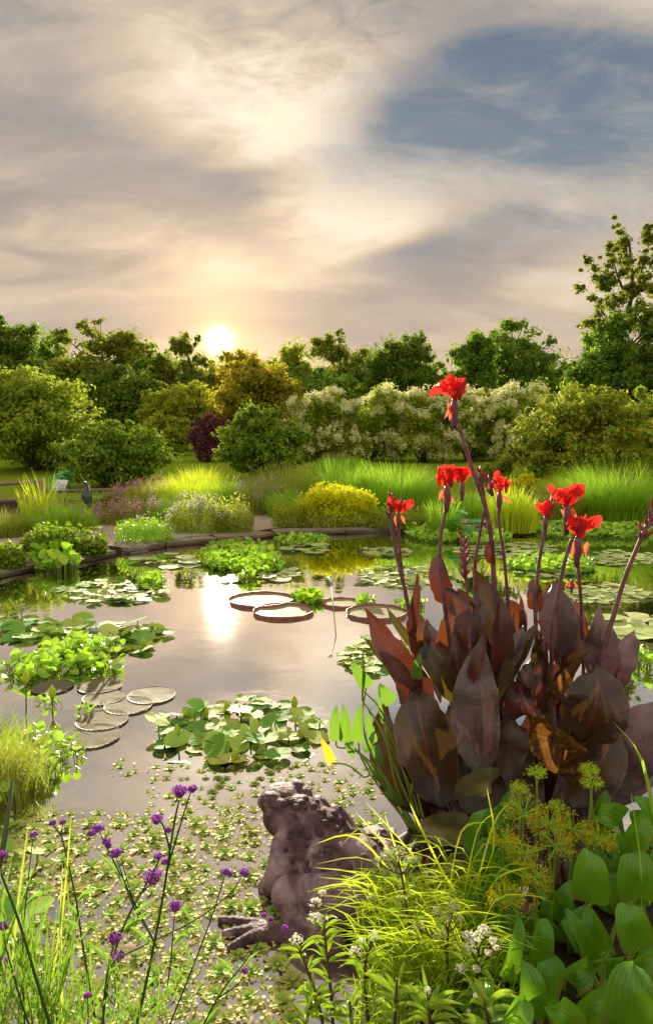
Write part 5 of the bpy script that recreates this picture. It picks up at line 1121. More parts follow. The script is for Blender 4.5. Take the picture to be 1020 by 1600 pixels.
stem([(800, 1150, .1), (797, 1010), (793, 940), (787, 870), (781, 830), (778, 795)], 0.013)
stem([(751, 1210, -.14), (742, 1110, -.16), (735, 1020, -.1), (732, 960, -.1), (728, 905, -.1), (726, 880, -.1)], 0.013, nm='stem')
stem([(845, 1150, .1), (836, 960), (840, 895), (848, 840), (853, 812)], 0.013)
stem([(853, 812), (858, 795), (866, 785)], 0.008)
stem([(860, 1120), (862, 1010, -.05), (868, 950, -.05), (879, 890, -.05), (890, 850, -.05), (897, 838, -.05)], 0.015)
stem([(912, 1080, .05), (908, 957), (903, 890), (896, 830), (888, 805)], 0.012)
stem([(935, 1150, .02), (940, 1035, -.05), (957, 965, -.05), (975, 905, -.05), (997, 850, -.05), (1012, 815, -.05)], 0.017)
stem([(877, 1275, -.1), (875, 1190, -.12), (868, 1150, -.1), (864, 1105, -.08)], 0.014)
# flowers
def flower(px, py, spx, seed, n=6, dY=0.0, faded=1, buds=2, up=True):
    rg = np.random.default_rng(seed); Y = YC+dY; s = SC(Y)*spx; c = AY(px, py, Y); fl = bpy.data.objects.new('flower', None); C.objects.link(fl); fl.parent = canna; fl.location = tuple(c-origin(canna)); n = n+4 if n else 0
    for i in range(n):
        a = 2*PI*i/n+rg.normal(0, 0.3); el_ = rg.uniform(0.25, 1.35); d = np.array([math.cos(a)*math.cos(el_), math.sin(a)*math.cos(el_)*0.8-0.1, math.sin(el_)]); L = s*rg.uniform(0.40, 0.68)
        st = c+rg.normal(0, s*0.05, 3); mid = st+d*L*0.55+np.array([0, 0, L*0.12]); tip = st+d*L+np.array([0, 0, -L*rg.uniform(-0.1, 0.40)])
        leafpart(fl, M['petal'], st, mid, tip, L*rg.uniform(0.36, 0.62), 'petal', prof='petal', fold=0.35, wave=0.20, roll=rg.normal(0, 0.7), curl=rg.normal(0, 0.8), nv=9, nu=7, rng=rg)
    for i in range(faded):
        st = c+np.array([rg.normal(0, s*0.1), 0, -s*0.12]); tip = st+np.array([rg.normal(0, s*0.18), -0.02, -s*rg.uniform(0.25, 0.45)])
        leafpart(fl, M['petal_old'], st, (st+tip)/2, tip, s*0.14, 'faded_petal', prof='lance', fold=0.5, wave=0.1, nv=7, nu=5, rng=rg)
    for i in range(buds):
        b = c+np.array([rg.normal(0, s*0.16), rg.normal(0, s*0.05), -s*0.05]); tp = b+np.array([rg.normal(0, s*0.10), 0, s*rg.uniform(0.40, 0.62)])
        V, Q, T = tube(smoothline([b, b*0.5+tp*0.5, tp], 6), np.array([0.03, 0.055, 0.065, 0.055, 0.04, 0.012])*s*0.9, 7); part('bud', V, Q, M['petal'] if i % 2 == 0 else M['c_bud'], fl, T, None, True)
    # sheath the flowers spring from
    V, Q, T = tube(smoothline([c+np.array([0, 0, -s*0.75]), c+np.array([0, 0, -s*0.4]), c+np.array([0, 0, 0.0])], 7), np.array([0.05, 0.07, 0.08, 0.10, 0.10, 0.08, 0.05])*s, 8); part('sheath', V, Q, M['c_stem'], fl, T, None, True)
    return fl
flower(710, 622, 62, 1, 8, faded=4, buds=2); flower(698, 758, 58, 2, 6, faded=3, buds=3); flower(722, 752, 42, 12, 4, faded=1, buds=1); flower(780, 768, 46, 3, 5, faded=1, buds=2)
flower(622, 800, 44, 4, 3, faded=2, buds=3); flower(886, 788, 64, 5, 7, faded=3, buds=2); flower(902, 838, 66, 6, 7, dY=-0.05, faded=3, buds=2); flower(852, 805, 40, 7, 1, faded=0, buds=3)
flower(893, 905, 30, 8, 0, faded=5, buds=0)
def budspike(px, py, tx, ty, n, seed, bl=16, dY=0.0):
    rg = np.random.default_rng(seed); Y = YC+dY; a, b = AY(px, py, Y), AY(tx, ty, Y); fl = bpy.data.objects.new('bud_spike', None); C.objects.link(fl); fl.parent = canna; fl.location = tuple(a-origin(canna))
    V, Q, T = tube([a, (a+b)/2, b], [0.009, 0.008, 0.003], 7); part('stalk', V, Q, M['c_stem'], fl, T)
    for i in range(n):
        f = i/n; p = a*(1-f)+b*f; sg = 1 if i % 2 else -1; L = bl*SC(Y)*rg.uniform(0.7, 1.2); d = nrm(b-a)*0.85+np.array([sg*0.5, rg.normal(0, 0.4), 0]); q = p+nrm(d)*L
        V, Q, T = tube([p, p*0.6+q*0.4, p*0.25+q*0.75, q], [0.003, 0.0085, 0.007, 0.0015], 6); part('bud', V, Q, M['c_bud'] if i % 3 else M['c_stem'], fl, T, None, True)
budspike(727, 905, 724, 836, 11, 1, 18, -0.1); budspike(1000, 845, 1022, 795, 9, 2, 22, -0.05); budspike(750, 760, 750, 728, 3, 3, 14); budspike(769, 775, 763, 742, 3, 4, 14); budspike(609, 810, 612, 770, 5, 5, 16); budspike(856, 810, 862, 772, 4, 6, 16)

# ------------------------------------------------------------------ arrowhead plant left of the canna
ar = thing('pickerel_plant', 'arrow-leaved water plant leaning out left of the canna clump', 'water plant', AZ(648, 1300))
YA = 3.2
def AR(b, md, tp, w, m='arrow', **kw): leafpart(ar, M[m], AY(*b, YA), AY(*md, YA-0.03), AY(*tp, YA), w*SC(YA), prof='arrow', fold=0.25, nv=10, nu=7, **kw)
for l in (((527, 1158), (523, 1128), (526, 1102), 22), ((540, 1160), (539, 1128), (535, 1100), 22), ((562, 1160), (560, 1128), (566, 1098), 22), ((575, 1074), (560, 1052), (548, 1032), 24),
          ((612, 1098), (600, 1082), (593, 1068), 24), ((586, 1160), (576, 1130), (580, 1105), 14), ((545, 1160), (548, 1172), (552, 1186), 16), ((568, 1172), (578, 1160), (585, 1135), 14),
          ((600, 1230), (622, 1250), (645, 1272), 16), ((585, 1165), (592, 1185), (600, 1198), 16), ((600, 1130), (594, 1105), (590, 1070), 8), ((575, 1200), (590, 1215), (606, 1240), 12),
          ((650, 1060), (652, 1040), (656, 1020), 20)): AR(*l)
leafpart(ar, M['arrow_y'], AY(519, 1192, YA), AY(510, 1172, YA-.03), AY(501, 1152, YA), 17*SC(YA), prof='arrow', fold=0.2, nv=10, nu=7, label='yellow arrow-shaped leaf')
for pts in (((650, 1300), (600, 1240), (566, 1188), (560, 1160)), ((655, 1300), (610, 1230), (575, 1165), (566, 1120), (572, 1074)), ((640, 1295), (590, 1215), (555, 1172), (528, 1168), (525, 1158)),
            ((645, 1296), (595, 1210), (560, 1175), (541, 1160)), ((660, 1300), (625, 1220), (595, 1140), (566, 1095)), ((650, 1302), (605, 1245), (585, 1205), (570, 1215), (545, 1196), (519, 1192)),
            ((655, 1305), (640, 1240), (615, 1160), (590, 1110)), ((648, 1300), (618, 1225), (604, 1150), (596, 1110), (568, 1080)), ((660, 1305), (648, 1250), (628, 1200), (606, 1160)), ((665, 1300), (650, 1230), (642, 1190))):
    P = smoothline([AY(x, y, YA) if y < 1290 else AZ(x, y) for x, y in pts], 14); V, Q, T = tube(P, np.linspace(0.008, 0.004, 14), 6); part('stalk', V, Q, M['stem_green'], ar, T, None, True)
for a_, b_2 in (((566, 1095), (567, 1015)), ((638, 1260), (650, 1200))):
    V, Q, T = tube(smoothline([AY(*a_, YA), AY(a_[0]*.5+b_2[0]*.5, a_[1]*.5+b_2[1]*.5, YA), AY(*b_2, YA)], 6), [0.004, 0.005, 0.009, 0.009, 0.006, 0.002], 6); part('flower_spike', V, Q, M['stem_green'], ar, T)

# ------------------------------------------------------------------ bottom right: broad leaves
bl = thing('broad_leaf_plant', 'mass of large glossy spoon-shaped green leaves in the bottom right corner', 'water plant', (0.75, 1.75, 0.09))
def BL(cx_, cy_, wpx, hpx, ang, Y, roll=0.0, fold=0.35, m='bigleaf', curl=0.3, **kw):
    wpx *= 0.93; a = math.radians(ang); dx, dy = math.sin(a)*hpx/2, -math.cos(a)*hpx/2
    base = AY(cx_-dx, cy_-dy, Y+0.02); mid = AY(cx_, cy_, Y-0.02); tip = AY(cx_+dx, cy_+dy, Y+0.03)
    leafpart(bl, M[m], base, mid, tip, wpx*SC(Y)*0.98, prof='broad', fold=fold, roll=roll, curl=curl, wave=0.05, nv=14, nu=9, **kw)
    q = AZ(cx_-dx*1.2+R.normal(0, 12), min(cy_-dy+170, 1750), 0.05); q[1] = min(q[1], Y+0.05); q = np.array([base[0]+R.normal(0, 0.04), Y+0.06, 0.06])
    V, Q, T = tube(smoothline([q, (q+base)/2+np.array([0, 0.02, 0.03]), base], 7), np.linspace(0.010, 0.006, 7), 7); part('stalk', V, Q, M['stem_green'], bl, T, None, True)
rg = np.random.default_rng(42)
for i in range(84):                      # under-storey
    x, y = rg.uniform(735, 1040), rg.uniform(1265, 1600)
    if y < 1400 and x < 905 and x > 800: continue
    Y = np.interp(y, [1250, 1600], [2.75, 1.75]); BL(x, y, rg.uniform(30, 62), rg.uniform(50, 95), rg.normal(0, 42), Y+rg.uniform(0.05, 0.2), rg.normal(0, 0.7), rg.uniform(0.3, 0.8), curl=rg.normal(0, 0.8))
for a in ((822, 1545, 62, 96, -8, 1.72, 0.5, 0.5), (858, 1540, 56, 96, 10, 1.75, -0.4, 0.5), (921, 1368, 66, 88, -5, 2.20, 0.1, 0.2), (903, 1470, 46, 110, -22, 1.95, 0.6, 0.6), (932, 1452, 46, 80, -25, 2.0, -0.3, 0.5),
          (987, 1446, 66, 72, -15, 1.95, 0.1, 0.3), (985, 1560, 96, 110, 5, 1.6, 0.0, 0.25), (798, 1478, 40, 105, 12, 1.9, 0.5, 0.7), (846, 1470, 44, 74, 10, 2.0, 0.2, 0.35), (928, 1572, 50, 50, 50, 1.65, 0.2, 0.4),
          (773, 1292, 62, 52, -10, 2.75, 0.1, 0.3), (995, 1368, 76, 76, 5, 2.15, 0.1, 0.35), (948, 1282, 66, 40, -60, 2.7, 0.5, 0.5), (760, 1558, 36, 50, -5, 1.75, 0.2, 0.3), (808, 1590, 54, 66, 20, 1.62, 0.2, 0.4),
          (995, 1300, 50, 60, 30, 2.5, 0.3, 0.5), (965, 1330, 40, 64, -20, 2.45, 0.6, 0.6), (1010, 1500, 40, 60, 60, 1.8, 0.4, 0.5), (900, 1520, 56, 44, 70, 1.8, 0.4, 0.5), (880, 1590, 60, 50, -50, 1.6, 0.2, 0.5), (960, 1500, 66, 30, 80, 1.85, 0.8, 0.5)):
    BL(a[0], a[1], a[2]*1.05, a[3]*0.96, a[4], a[5], a[6], a[7]+0.25, curl=R.normal(0, 0.7))

# ------------------------------------------------------------------ papyrus
def papyrus(px, py, rpx, Y, seed, kind, label, bx_=None, by_=None):
    rg = np.random.default_rng(seed); c = AY(px, py, Y); r = rpx*SC(Y); b = np.array([AY(bx_ or px+rg.normal(0, 10), py, Y)[0], Y+0.05, 0.06]); t = thing('papyrus_plant', label, 'papyrus', b, 'dwarf papyrus stems')
    V, Q, T = tube(smoothline([b, (b+c)/2+np.array([0.01, 0, 0]), c], 8), np.linspace(0.006, 0.004, 8), 6); part('stem', V, Q, M['stem_green'], t, T, None, True)
    n = 70 if kind == 'open' else 60; d = nrm(rg.normal(size=(n, 3))); d[:, 2] = np.abs(d[:, 2])*(0.9 if kind == 'open' else 0.45)-(0.35 if kind == 'open' else 0); d = nrm(d)
    E = c+d*r*rg.uniform(0.75, 1.05, (n, 1)); side = nrm(np.cross(d, rg.normal(size=(n, 3)))); wv = 0.0013
    V = np.stack([c-side*wv+0*E, c+side*wv+0*E, E+side*wv, E-side*wv], 1).reshape(-1, 3); part('ray', V, np.arange(4*n).reshape(-1, 4), M['grass_bright'], t)['kind'] = 'stuff'
    k = 7 if kind == 'open' else 5; of = rg.normal(0, 1, (n*k, 3))*0.0065; PP = np.repeat(E, k, 0)+of; V, Q = cards(PP, rg.normal(size=(n*k, 3)), 0.011 if kind == 'open' else 0.009, 0.35, 0.0, rg)
    stuff(part('spikelet', V, Q, M['pap'] if kind == 'open' else M['grass_yellow'], t))
M['grass_lime'] = leafmat('lime_grass', [(0.06, 0.12, 0.008), (0.13, 0.21, 0.012), (0.20, 0.27, 0.015)], (0.40, 0.52, 0.02), 0.4, gain=2.0)
M['pap'] = leafmat('papyrus_spikelet', [(0.42, 0.30, 0.01), (0.56, 0.50, 0.015), (0.52, 0.58, 0.02)], (0.7, 0.45, 0.03), 0.35)
for a in ((838, 1209, 15, 2.62, 1, 'tight', 'tight green papyrus head against the dark canna leaves'), (811, 1234, 14, 2.6, 2, 'tight', 'small green papyrus head above the orange ones at left'),
          (920, 1205, 14, 2.62, 3, 'tight', 'upper of the two flat green papyrus heads at right'), (924, 1225, 17, 2.58, 4, 'tight', 'lower of the two flat green papyrus heads at right'),
          (818, 1272, 34, 2.5, 5, 'open', 'large open orange-tipped papyrus head, topmost'), (856, 1290, 32, 2.45, 6, 'open', 'orange-tipped papyrus head below and right of the topmost one'),
          (892, 1296, 30, 2.45, 7, 'open', 'orange-tipped papyrus head in front of the two flat green ones'), (936, 1312, 25, 2.4, 8, 'open', 'orange-tipped papyrus head farthest right'),
          (868, 1322, 30, 2.38, 9, 'open', 'orange-tipped papyrus head in the middle of the group'), (820, 1335, 32, 2.35, 10, 'open', 'orange-tipped papyrus head low in the group at left'),
          (786, 1312, 22, 2.4, 11, 'open', 'small papyrus head among the yellow grass'), (838, 1372, 26, 2.25, 12, 'open', 'low papyrus head above the folded green leaf'),
          (788, 1405, 30, 2.15, 13, 'open', 'lowest papyrus head at the edge of the yellow grass'), (870, 1262, 12, 2.6, 14, 'tight', 'tiny star-shaped papyrus head between the green ones')): papyrus(*a)

# ------------------------------------------------------------------ yellow-green grass in front of the toad
yg = thing('grass_clump', 'arching yellow-green grass clump in front of the toad statue', 'grass', (AY(660, 1500, 2.05)[0], 2.1, 0.09))
rg = np.random.default_rng(8)
def arc(x0, y0, x1, y1, x2, y2, Y, wpx, m, parent, name='blade'):
    P = smoothline([AY(x0, y0, Y+0.12), AY(x1, y1, Y), AY(x2, y2, Y-0.12)], 9); tg = nrm(np.gradient(P, axis=0)); s_ = nrm(np.cross(tg, nrm(CAM-P)+rg.normal(0, 0.5, 3)))
    wv = wpx*SC(Y)*0.5*np.array([0.7, 0.9, 1, 1, 0.95, 0.85, 0.65, 0.4, 0.04])[:, None]; V = np.stack([P-s_*wv, P+s_*wv], 1).reshape(-1, 3)
    Q = [(2*i, 2*i+1, 2*i+3, 2*i+2) for i in range(8)]; part(name, V, Q, m, parent)
for i in range(280):
    rx, ry = rg.uniform(600, 770), rg.uniform(1400, 1560); L = rg.uniform(60, 150); side = -1 if rg.random() < 0.62 else 1; up = rg.uniform(0.35, 1.0)
    y1 = ry-L*up*0.85; x1 = rx+side*L*0.28; x2 = rx+side*L*rg.uniform(0.5, 1.05); y2 = y1+rg.uniform(-0.25, 0.45)*L*0.6
    arc(rx, ry, x1, y1, x2, y2, np.interp(ry, [1400, 1540], [2.5, 1.95]), rg.uniform(1.4, 3.0), M['grass_yellow'] if rg.random() < 0.45 else M['grass_lime'], yg)
for a in ((640, 1450, 620, 1350, 555, 1268), (640, 1420, 625, 1350, 600, 1270), (640, 1400, 560, 1310, 495, 1318), (650, 1430, 580, 1345, 495, 1350), (640, 1450, 560, 1385, 488, 1390), (600, 1460, 560, 1420, 505, 1412),
          (690, 1400, 640, 1330, 570, 1252), (700, 1380, 660, 1300, 640, 1255), (720, 1420, 745, 1300, 775, 1270), (700, 1400, 720, 1300, 760, 1285), (740, 1400, 770, 1290, 800, 1250), (745, 1420, 780, 1370, 830, 1355),
          (610, 1560, 560, 1490, 503, 1482), (620, 1580, 560, 1530, 525, 1540), (600, 1600, 575, 1570, 560, 1600), (720, 1430, 770, 1330, 760, 1230)): arc(*a, 2.2, 3.6, M['grass_yellow'], yg)
mbg = MB(); nG = 900
for i in range(nG):
    rx, ry = rg.uniform(560, 800), rg.uniform(1400, 1600); L = rg.uniform(35, 105); a = rg.normal(0, 0.7); Yb = np.interp(ry, [1400, 1600], [2.45, 1.85]); x2 = rx+math.sin(a)*L; y2 = ry-abs(math.cos(a))*L*0.8
    P = smoothline([AY(rx, ry, Yb+0.06), AY(rx*.5+x2*.5-math.sin(a)*6, ry*.5+y2*.5-10, Yb), AY(x2, y2, Yb-0.06)], 5); tg = nrm(np.gradient(P, axis=0)); s_ = nrm(np.cross(tg, nrm(CAM-P)+rg.normal(0, 0.6, 3))); wv = rg.uniform(1.2, 2.6)*SC(Yb)*0.5*np.array([0.9, 1, 0.9, 0.6, 0.05])[:, None]
    mbg.add(np.stack([P-s_*wv, P+s_*wv], 1).reshape(-1, 3), [(2*i_, 2*i_+1, 2*i_+3, 2*i_+2) for i_ in range(4)])
stuff(mbg.part('fine_blades', M['grass_lime'], yg))
edge = thing('tall_grass', 'single long bright blade standing up at the right edge over the dark leaves', 'grass', (AY(1010, 1300, 2.6)[0], 2.6, 0.09))
arc(1030, 1330, 1003, 1190, 957, 1128, 2.6, 6, M['grass_bright'], edge); arc(1000, 1480, 1001, 1360, 985, 1240, 2.1, 4, M['grass_bright'], edge)

# ------------------------------------------------------------------ white-flowered herbs
def herb(name, label, pts, Y, heads, leaves, seed, fm, hs=13, leafw=8, leafL=44, sm='stem_brown', group='white-flowered marsh herbs', cat='flower'):
    rg = np.random.default_rng(seed); b = AY(*pts[0], Y); b = np.array([b[0], Y, min(b[2], 0.09)]); t = thing(name, label, cat, b, group)
    P = smoothline([b]+[AY(x, y, Y) for x, y in pts[1:]], 14); V, Q, T = tube(P, np.linspace(0.006, 0.0035, 14), 6); part('stem', V, Q, M[sm], t, T, None, True)
    for i in range(int(leaves*1.5)):
        f = rg.uniform(0.05, 0.92); p = P[int(f*13)]; a = rg.uniform(0, 2*PI); L = leafL*SC(Y)*rg.uniform(0.6, 1.2); d = np.array([math.cos(a), math.sin(a)*0.7, rg.uniform(0.2, 0.9)]); d = nrm(d)
        tip = p+d*L+np.array([0, 0, -L*rg.uniform(0.0, 0.4)]); mid = p+d*L*0.5+np.array([0, 0, L*0.06]); leafpart(t, M['herbleaf'], p, mid, tip, leafw*SC(Y)*rg.uniform(0.6, 1.1), prof='lance', fold=0.3, roll=rg.normal(0, 0.6), wave=0.02, nv=7, nu=5, rng=rg)
    for hx, hy, sc in heads:
        c = AY(hx, hy, Y-0.02); a0 = P[np.argmin(np.abs(P[:, 2]-(c[2]-0.06)))]; V, Q, T = tube(smoothline([a0, (a0+c)/2+np.array([0, 0, -0.01]), c], 5), 0.0022, 5); part('flower_stalk', V, Q, M[sm], t, T)
        n = int(60*sc); r = hs*sc*SC(Y); v = nrm(rg.normal(size=(n, 3))); v[:, 2] = np.abs(v[:, 2])*0.7; V, Q = cards(c+v*r*rg.uniform(0.5, 1, (n, 1)), v+rg.normal(0, 0.4, (n, 3)), 0.0085, 0.8, 0.1, rg)
        part('flower_head', V, Q, fm, t)
M['herbleaf'] = leafmat('herb_leaf', [(0.05, 0.11, 0.010), (0.10, 0.18, 0.014), (0.16, 0.24, 0.02)], (0.28, 0.44, 0.02), 0.35, 0.5, 0.35, True, 2.0)
W, GB = M['fl_white'], M['fl_palegreen']
herb('milkweed_plant', 'thin herb with two white heads over the toad thigh', [(520, 1600), (515, 1530), (508, 1470), (505, 1420)], 2.05, [(493, 1412, .9), (503, 1396, .6), (491, 1435, 1.0), (504, 1437, .9)], 22, 1, W, group='white-flowered marsh herbs')
herb('milkweed_plant', 'herb with one white head beside the toad foot', [(505, 1600), (495, 1560), (478, 1510), (464, 1474)], 1.95, [(464, 1471, 1.1)], 16, 2, W)
herb('milkweed_plant', 'herb with two white heads low in the yellow grass', [(575, 1600), (570, 1540), (572, 1500), (580, 1470)], 1.95, [(583, 1465, .9), (556, 1488, .9), (566, 1470, .5)], 20, 3, W)
herb('milkweed_plant', 'short leafy herb without open flowers at the bottom edge', [(470, 1640), (480, 1590), (500, 1550)], 1.8, [(538, 1540, .5)], 26, 4, GB)
herb('milkweed_plant', 'leafy herb at the bottom edge below the grass', [(560, 1660), (550, 1600), (545, 1560)], 1.75, [(560, 1560, .4)], 28, 14, GB)
herb('boneset_plant', 'tall herb with pale green bud clusters in front of the toad back', [(660, 1600), (655, 1530), (638, 1440), (628, 1370), (622, 1345)], 2.1, [(604, 1336, 1.1), (622, 1332, 1.2), (640, 1345, .9), (652, 1345, .8), (590, 1345, .6), (625, 1405, .6), (578, 1405, .6)], 24, 5, GB)
herb('boneset_plant', 'herb with white clusters right of the tall bud-bearing one', [(700, 1640), (700, 1560), (698, 1490), (700, 1450)], 1.95, [(682, 1425, .8), (708, 1418, 1.0), (696, 1438, .9), (653, 1448, .8), (690, 1460, .7), (680, 1465, .6), (716, 1438, .8)], 26, 6, GB)
herb('boneset_plant', 'herb with the brightest white clusters beside the broad leaves', [(735, 1660), (738, 1580), (745, 1520), (748, 1480)], 1.85, [(742, 1466, 1.1), (757, 1454, .9), (734, 1480, 1.0), (770, 1472, .7), (763, 1490, .6), (728, 1462, .7), (720, 1515, .8), (744, 1515, .6), (775, 1482, .5)], 26, 7, W)
herb('boneset_plant', 'short bright green herb at the bottom edge with one white head', [(680, 1680), (672, 1600), (668, 1560)], 1.72, [(667, 1549, .6), (732, 1580, .3)], 28, 8, W, leafw=11, leafL=62)
herb('boneset_plant', 'broad-leaved bright herb at the bottom edge beside the big leaves', [(770, 1700), (765, 1620), (755, 1560)], 1.65, [(742, 1556, .3)], 22, 9, W, leafw=12, leafL=62)
herb('boneset_plant', 'bright leafy herb at the bottom edge left of the broad-leaved one', [(610, 1700), (615, 1620), (620, 1530)], 1.75, [], 28, 10, W, leafw=10, leafL=60)

M['verb_grass'] = leafmat('undergrowth_leaf', [(0.03, 0.07, 0.008), (0.055, 0.11, 0.012), (0.09, 0.14, 0.015)], (0.14, 0.26, 0.02), 0.35)
# ------------------------------------------------------------------ verbena at bottom left
def vhead(parent, px, py, rpx, Y, seed):
    rg = np.random.default_rng(seed); c = AY(px, py, Y); r = rpx*SC(Y); n = int(40+rpx*7); v = nrm(rg.normal(size=(n, 3))); v[:, 2] = np.abs(v[:, 2])*0.9-0.15
    V, Q = cards(c+v*r*np.array([1, 1, 0.75])*rg.uniform(0.6, 1.08, (n, 1)), v+rg.normal(0, 0.3, (n, 3)), 0.0062, 0.85, 0.15, rg); part('flower_head', V, Q, M['fl_purple'], parent)
    mb = MB(); ell(mb, c-np.array([0, 0, r*0.25]), (r*0.6, r*0.6, r*0.55), k=6); mb.part('calyx', M['calyx'], parent, True)
M['calyx'] = plain('calyx', (0.10, 0.02, 0.08), 0.7, (0.16, 0.05, 0.10), 60)
def verbena(label, pts, Y, heads, side=(), seed=0, r=0.0036, leaves=4, Yt=None):
    rg = np.random.default_rng(seed); Yt = Yt or Y; n = len(pts); P0 = [AY(x, y, Y+(Yt-Y)*i/(n-1)) for i, (x, y) in enumerate(pts)]
    b = P0[0].copy(); t = thing('verbena_plant', label, 'verbena', b, 'purple verbena stems')
    P = smoothline(P0, 16); r *= 0.72; V, Q, T = tube(P, np.linspace(r, r*0.5, 16), 6); part('stem', V, Q, M['stem_dark'], t, T, None, True)
    for s_ in side:
        q0 = P[np.argmin([np.hypot(*(np.array(proj(p))-np.array(s_[0]))) for p in P])]; L = smoothline([q0]+[AY(x, y, Y+(Yt-Y)*0.8) for x, y in s_[1:]], 8); V, Q, T = tube(L, np.linspace(r*0.7, r*0.4, 8), 5); part('stem', V, Q, M['stem_dark'], t, T, None, True)
    for i, (hx, hy, rp_) in enumerate(heads): vhead(t, hx, hy, rp_, Yt, seed*31+i)
    for i in range(leaves):
        p = P[rg.integers(1, 10)]; a = rg.choice([0.3, PI-0.3])+rg.normal(0, 0.3); d = np.array([math.cos(a), math.sin(a), 0.6]); L = rg.uniform(0.04, 0.09); tip = p+nrm(d)*L
        leafpart(t, M['herbleaf2'], p, (p+tip)/2+np.array([0, 0, 0.006]), tip, 0.0075, prof='lance', fold=0.4, nv=7, nu=5, rng=rg)
M['herbleaf2'] = leafmat('verbena_leaf', [(0.04, 0.10, 0.015), (0.07, 0.14, 0.02)], (0.18, 0.34, 0.03), 0.35, 0.5, 0.35, True)
def proj(p):
    d = np.asarray(p)-CAM; fy = d[1]*math.cos(TH)-d[2]*math.sin(TH); uy = d[1]*math.sin(TH)+d[2]*math.cos(TH); return (510+F*d[0]/fy, 800-F*uy/fy)
YV = 1.45
verbena('tallest verbena stem with twin purple heads above the lettuce', [(205, 1640), (232, 1520), (255, 1400), (270, 1300), (280, 1250)], YV, [(281, 1236, 14), (301, 1233, 8), (245, 1280, 11), (263, 1297, 5)], [((262, 1350), (282, 1290), (298, 1238)), ((266, 1320), (255, 1290), (247, 1283))], 1, 0.0052)
verbena('verbena stem branching right to a purple head at the lettuce centre', [(158, 1640), (165, 1560), (185, 1470), (215, 1405), (238, 1380)], YV, [(239, 1369, 17), (247, 1338, 7), (258, 1347, 6)], [((225, 1395), (246, 1350), (247, 1340))], 2, 0.005)
verbena('verbena with two heads one above the other low at left', [(160, 1640), (163, 1560), (172, 1500), (178, 1478)], YV-0.1, [(179, 1466, 13), (184, 1494, 11)], [((165, 1540), (180, 1570), (178, 1500))], 3, 0.0042)
verbena('verbena stem leaning left with three heads in a row', [(245, 1480), (205, 1400), (170, 1330), (156, 1300)], YV+0.05, [(153, 1294, 9), (144, 1302, 7), (167, 1315, 7), (170, 1322, 5)], [((200, 1390), (210, 1415), (190, 1345))], 4, 0.0034, 1)
verbena('verbena with a single head between the left-leaning ones', [(235, 1460), (208, 1415), (192, 1370), (182, 1340)], YV+0.02, [(181, 1333, 10)], [], 5, 0.003, 1)
verbena('long curved verbena stem with two small heads at its forked top', [(150, 1600), (130, 1480), (118, 1400), (100, 1320), (96, 1305)], YV, [(83, 1286, 5), (98, 1285, 5)], [((96, 1305), (88, 1295), (83, 1288)), ((97, 1306), (97, 1296), (98, 1287))], 6, 0.004)
verbena('dark verbena stem crossing the bottom left corner', [(90, 1640), (60, 1540), (30, 1440), (0, 1360), (-25, 1300)], YV-0.15, [(3, 1336, 9)], [], 7, 0.005, 1)
verbena('verbena with a head at the far left edge low down', [(60, 1640), (35, 1570), (15, 1500), (4, 1460)], YV-0.1, [(6, 1447, 10), (2, 1502, 10)], [], 8, 0.0034)
verbena('verbena stem leaning right toward the toad with two heads', [(250, 1640), (290, 1540), (325, 1450), (345, 1390), (351, 1368)], YV+0.1, [(352, 1362, 7), (360, 1366, 5)], [], 9, 0.0034)
verbena('long diagonal verbena stem ending beside the toad', [(180, 1500), (230, 1475), (310, 1435), (360, 1395), (378, 1370)], YV+0.1, [(382, 1363, 9)], [], 10, 0.003, 2)
verbena('verbena stem low over the dark water with one small head', [(300, 1640), (340, 1560), (385, 1500), (420, 1450)], YV, [(383, 1517, 6), (424, 1436, 4), (445, 1450, 5), (412, 1430, 4)], [((340, 1560), (370, 1540), (383, 1520))], 11, 0.0034, 5)
verbena('verbena with one head above the orange lettuce', [(262, 1540), (268, 1490), (272, 1440), (274, 1425)], YV+0.05, [(274, 1416, 12)], [], 12, 0.0026, 2)
verbena('short verbena with a small violet head over the slab', [(135, 1640), (138, 1590), (137, 1560)], YV-0.15, [(137, 1556, 6)], [], 13, 0.0026, 3)
verbena('leafy verbena with one small head near the left edge', [(40, 1640), (36, 1480), (44, 1380), (52, 1310)], YV, [(53, 1304, 6)], [], 14, 0.003, 8)
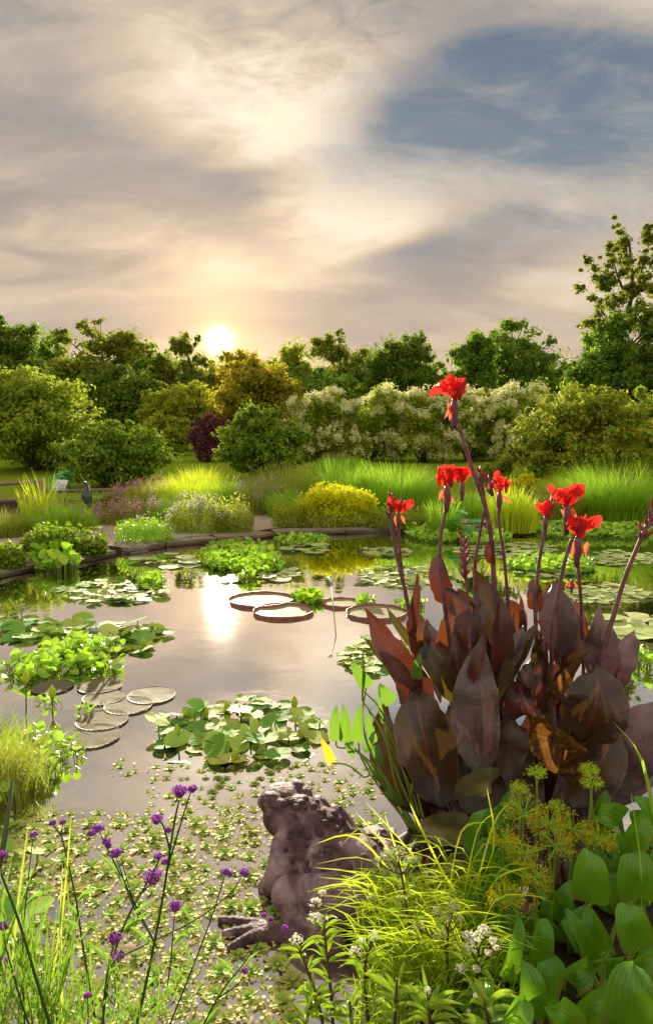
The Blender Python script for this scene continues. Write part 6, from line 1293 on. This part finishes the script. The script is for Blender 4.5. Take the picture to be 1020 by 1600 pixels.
# thin green wands and leaves at the very bottom left
rg = np.random.default_rng(21)
lg = thing('green_undergrowth', 'loose bright green grassy leaves along the bottom left edge', 'grass', (AY(100, 1600, 1.5)[0], 1.5, 0.05))
for i in range(210):
    rx = rg.uniform(-20, 260) if i % 3 else rg.uniform(-20, 90); ry = rg.uniform(1560, 1680); L = rg.uniform(60, 190)*(1.3 if rx < 80 else 0.75); a = rg.normal(0, 0.35)
    x2 = rx+math.sin(a)*L; y2 = ry-math.cos(a)*L; arc(rx, ry, (rx+x2)/2+rg.normal(0, 8), (ry+y2)/2, x2, y2, rg.uniform(1.3, 1.6), rg.uniform(1.8, 4.6), M['verb_grass'], lg)
for a in ((60, 1640, 95, 1450, 112, 1270), (20, 1500, 30, 1400, 45, 1285), (70, 1600, 88, 1450, 92, 1380), (100, 1620, 95, 1480, 98, 1350)): arc(*a, 1.5, 5, M['grass_olive'], lg)

# fine grassy papyrus at the left edge over the hyacinth
lp = thing('feather_grass', 'fine feathery yellow-green grass mound at the left edge above the water', 'grass', AZ(15, 1300))
n = 1100; rg = np.random.default_rng(4); c = AZ(20, 1240); B = np.stack([c[0]+rg.normal(-0.05, 0.10, n), c[1]+rg.normal(0, 0.07, n), np.full(n, 0.0)], 1)
V, Q = blades(B, rg.uniform(0, 2*PI, n), rg.uniform(0.25, 0.50, n), rg.uniform(0.1, 0.9, n), 0.0034, 4, 0.7, rg); stuff(part('foliage', V, Q, M['grass_olive'], lp))
c = AZ(0, 1180); n = 500; B = np.stack([c[0]+rg.normal(-0.06, 0.08, n), c[1]+rg.normal(0, 0.06, n), np.full(n, 0.0)], 1)
V, Q = blades(B, rg.uniform(0, 2*PI, n), rg.uniform(0.2, 0.36, n), rg.uniform(0.1, 0.9, n), 0.0034, 4, 0.7, rg); stuff(part('foliage', V, Q, M['verb_grass'], lp))
V, Q, T = tube([AY(-10, 1400, 2.2), AY(8, 1310, 2.3), AY(20, 1220, 2.4)], [0.012, 0.010, 0.006], 6); part('stem', V, Q, M['stem_dark'], lp, T)
for px, py, b_, lab in ((41, 1062, 1130, 'brown lotus bud on a stalk at the left over the hyacinths'), (82, 1086, 1110, 'small green bud on a stalk beside the cream flat pads')):
    b0 = AZ(px, b_); c = AY(px, py, b0[1]); s = SC(b0[1]); t = thing('lotus_bud', lab, 'flower bud', b0, 'buds over the left water')
    V, Q, T = tube([b0-np.array([0, 0, .05]), c], 1.2*s, 6); part('stalk', V, Q, M['stem_brown'], t, T)
    V, Q, T = tube([c-np.array([0, 0, 8*s]), c, c+np.array([0, 0, 8*s]), c+np.array([0, 0, 17*s])], np.array([1.5, 6, 5, 0.5])*s, 8); part('bud', V, Q, M['grass_olive'], t, T, None, True)
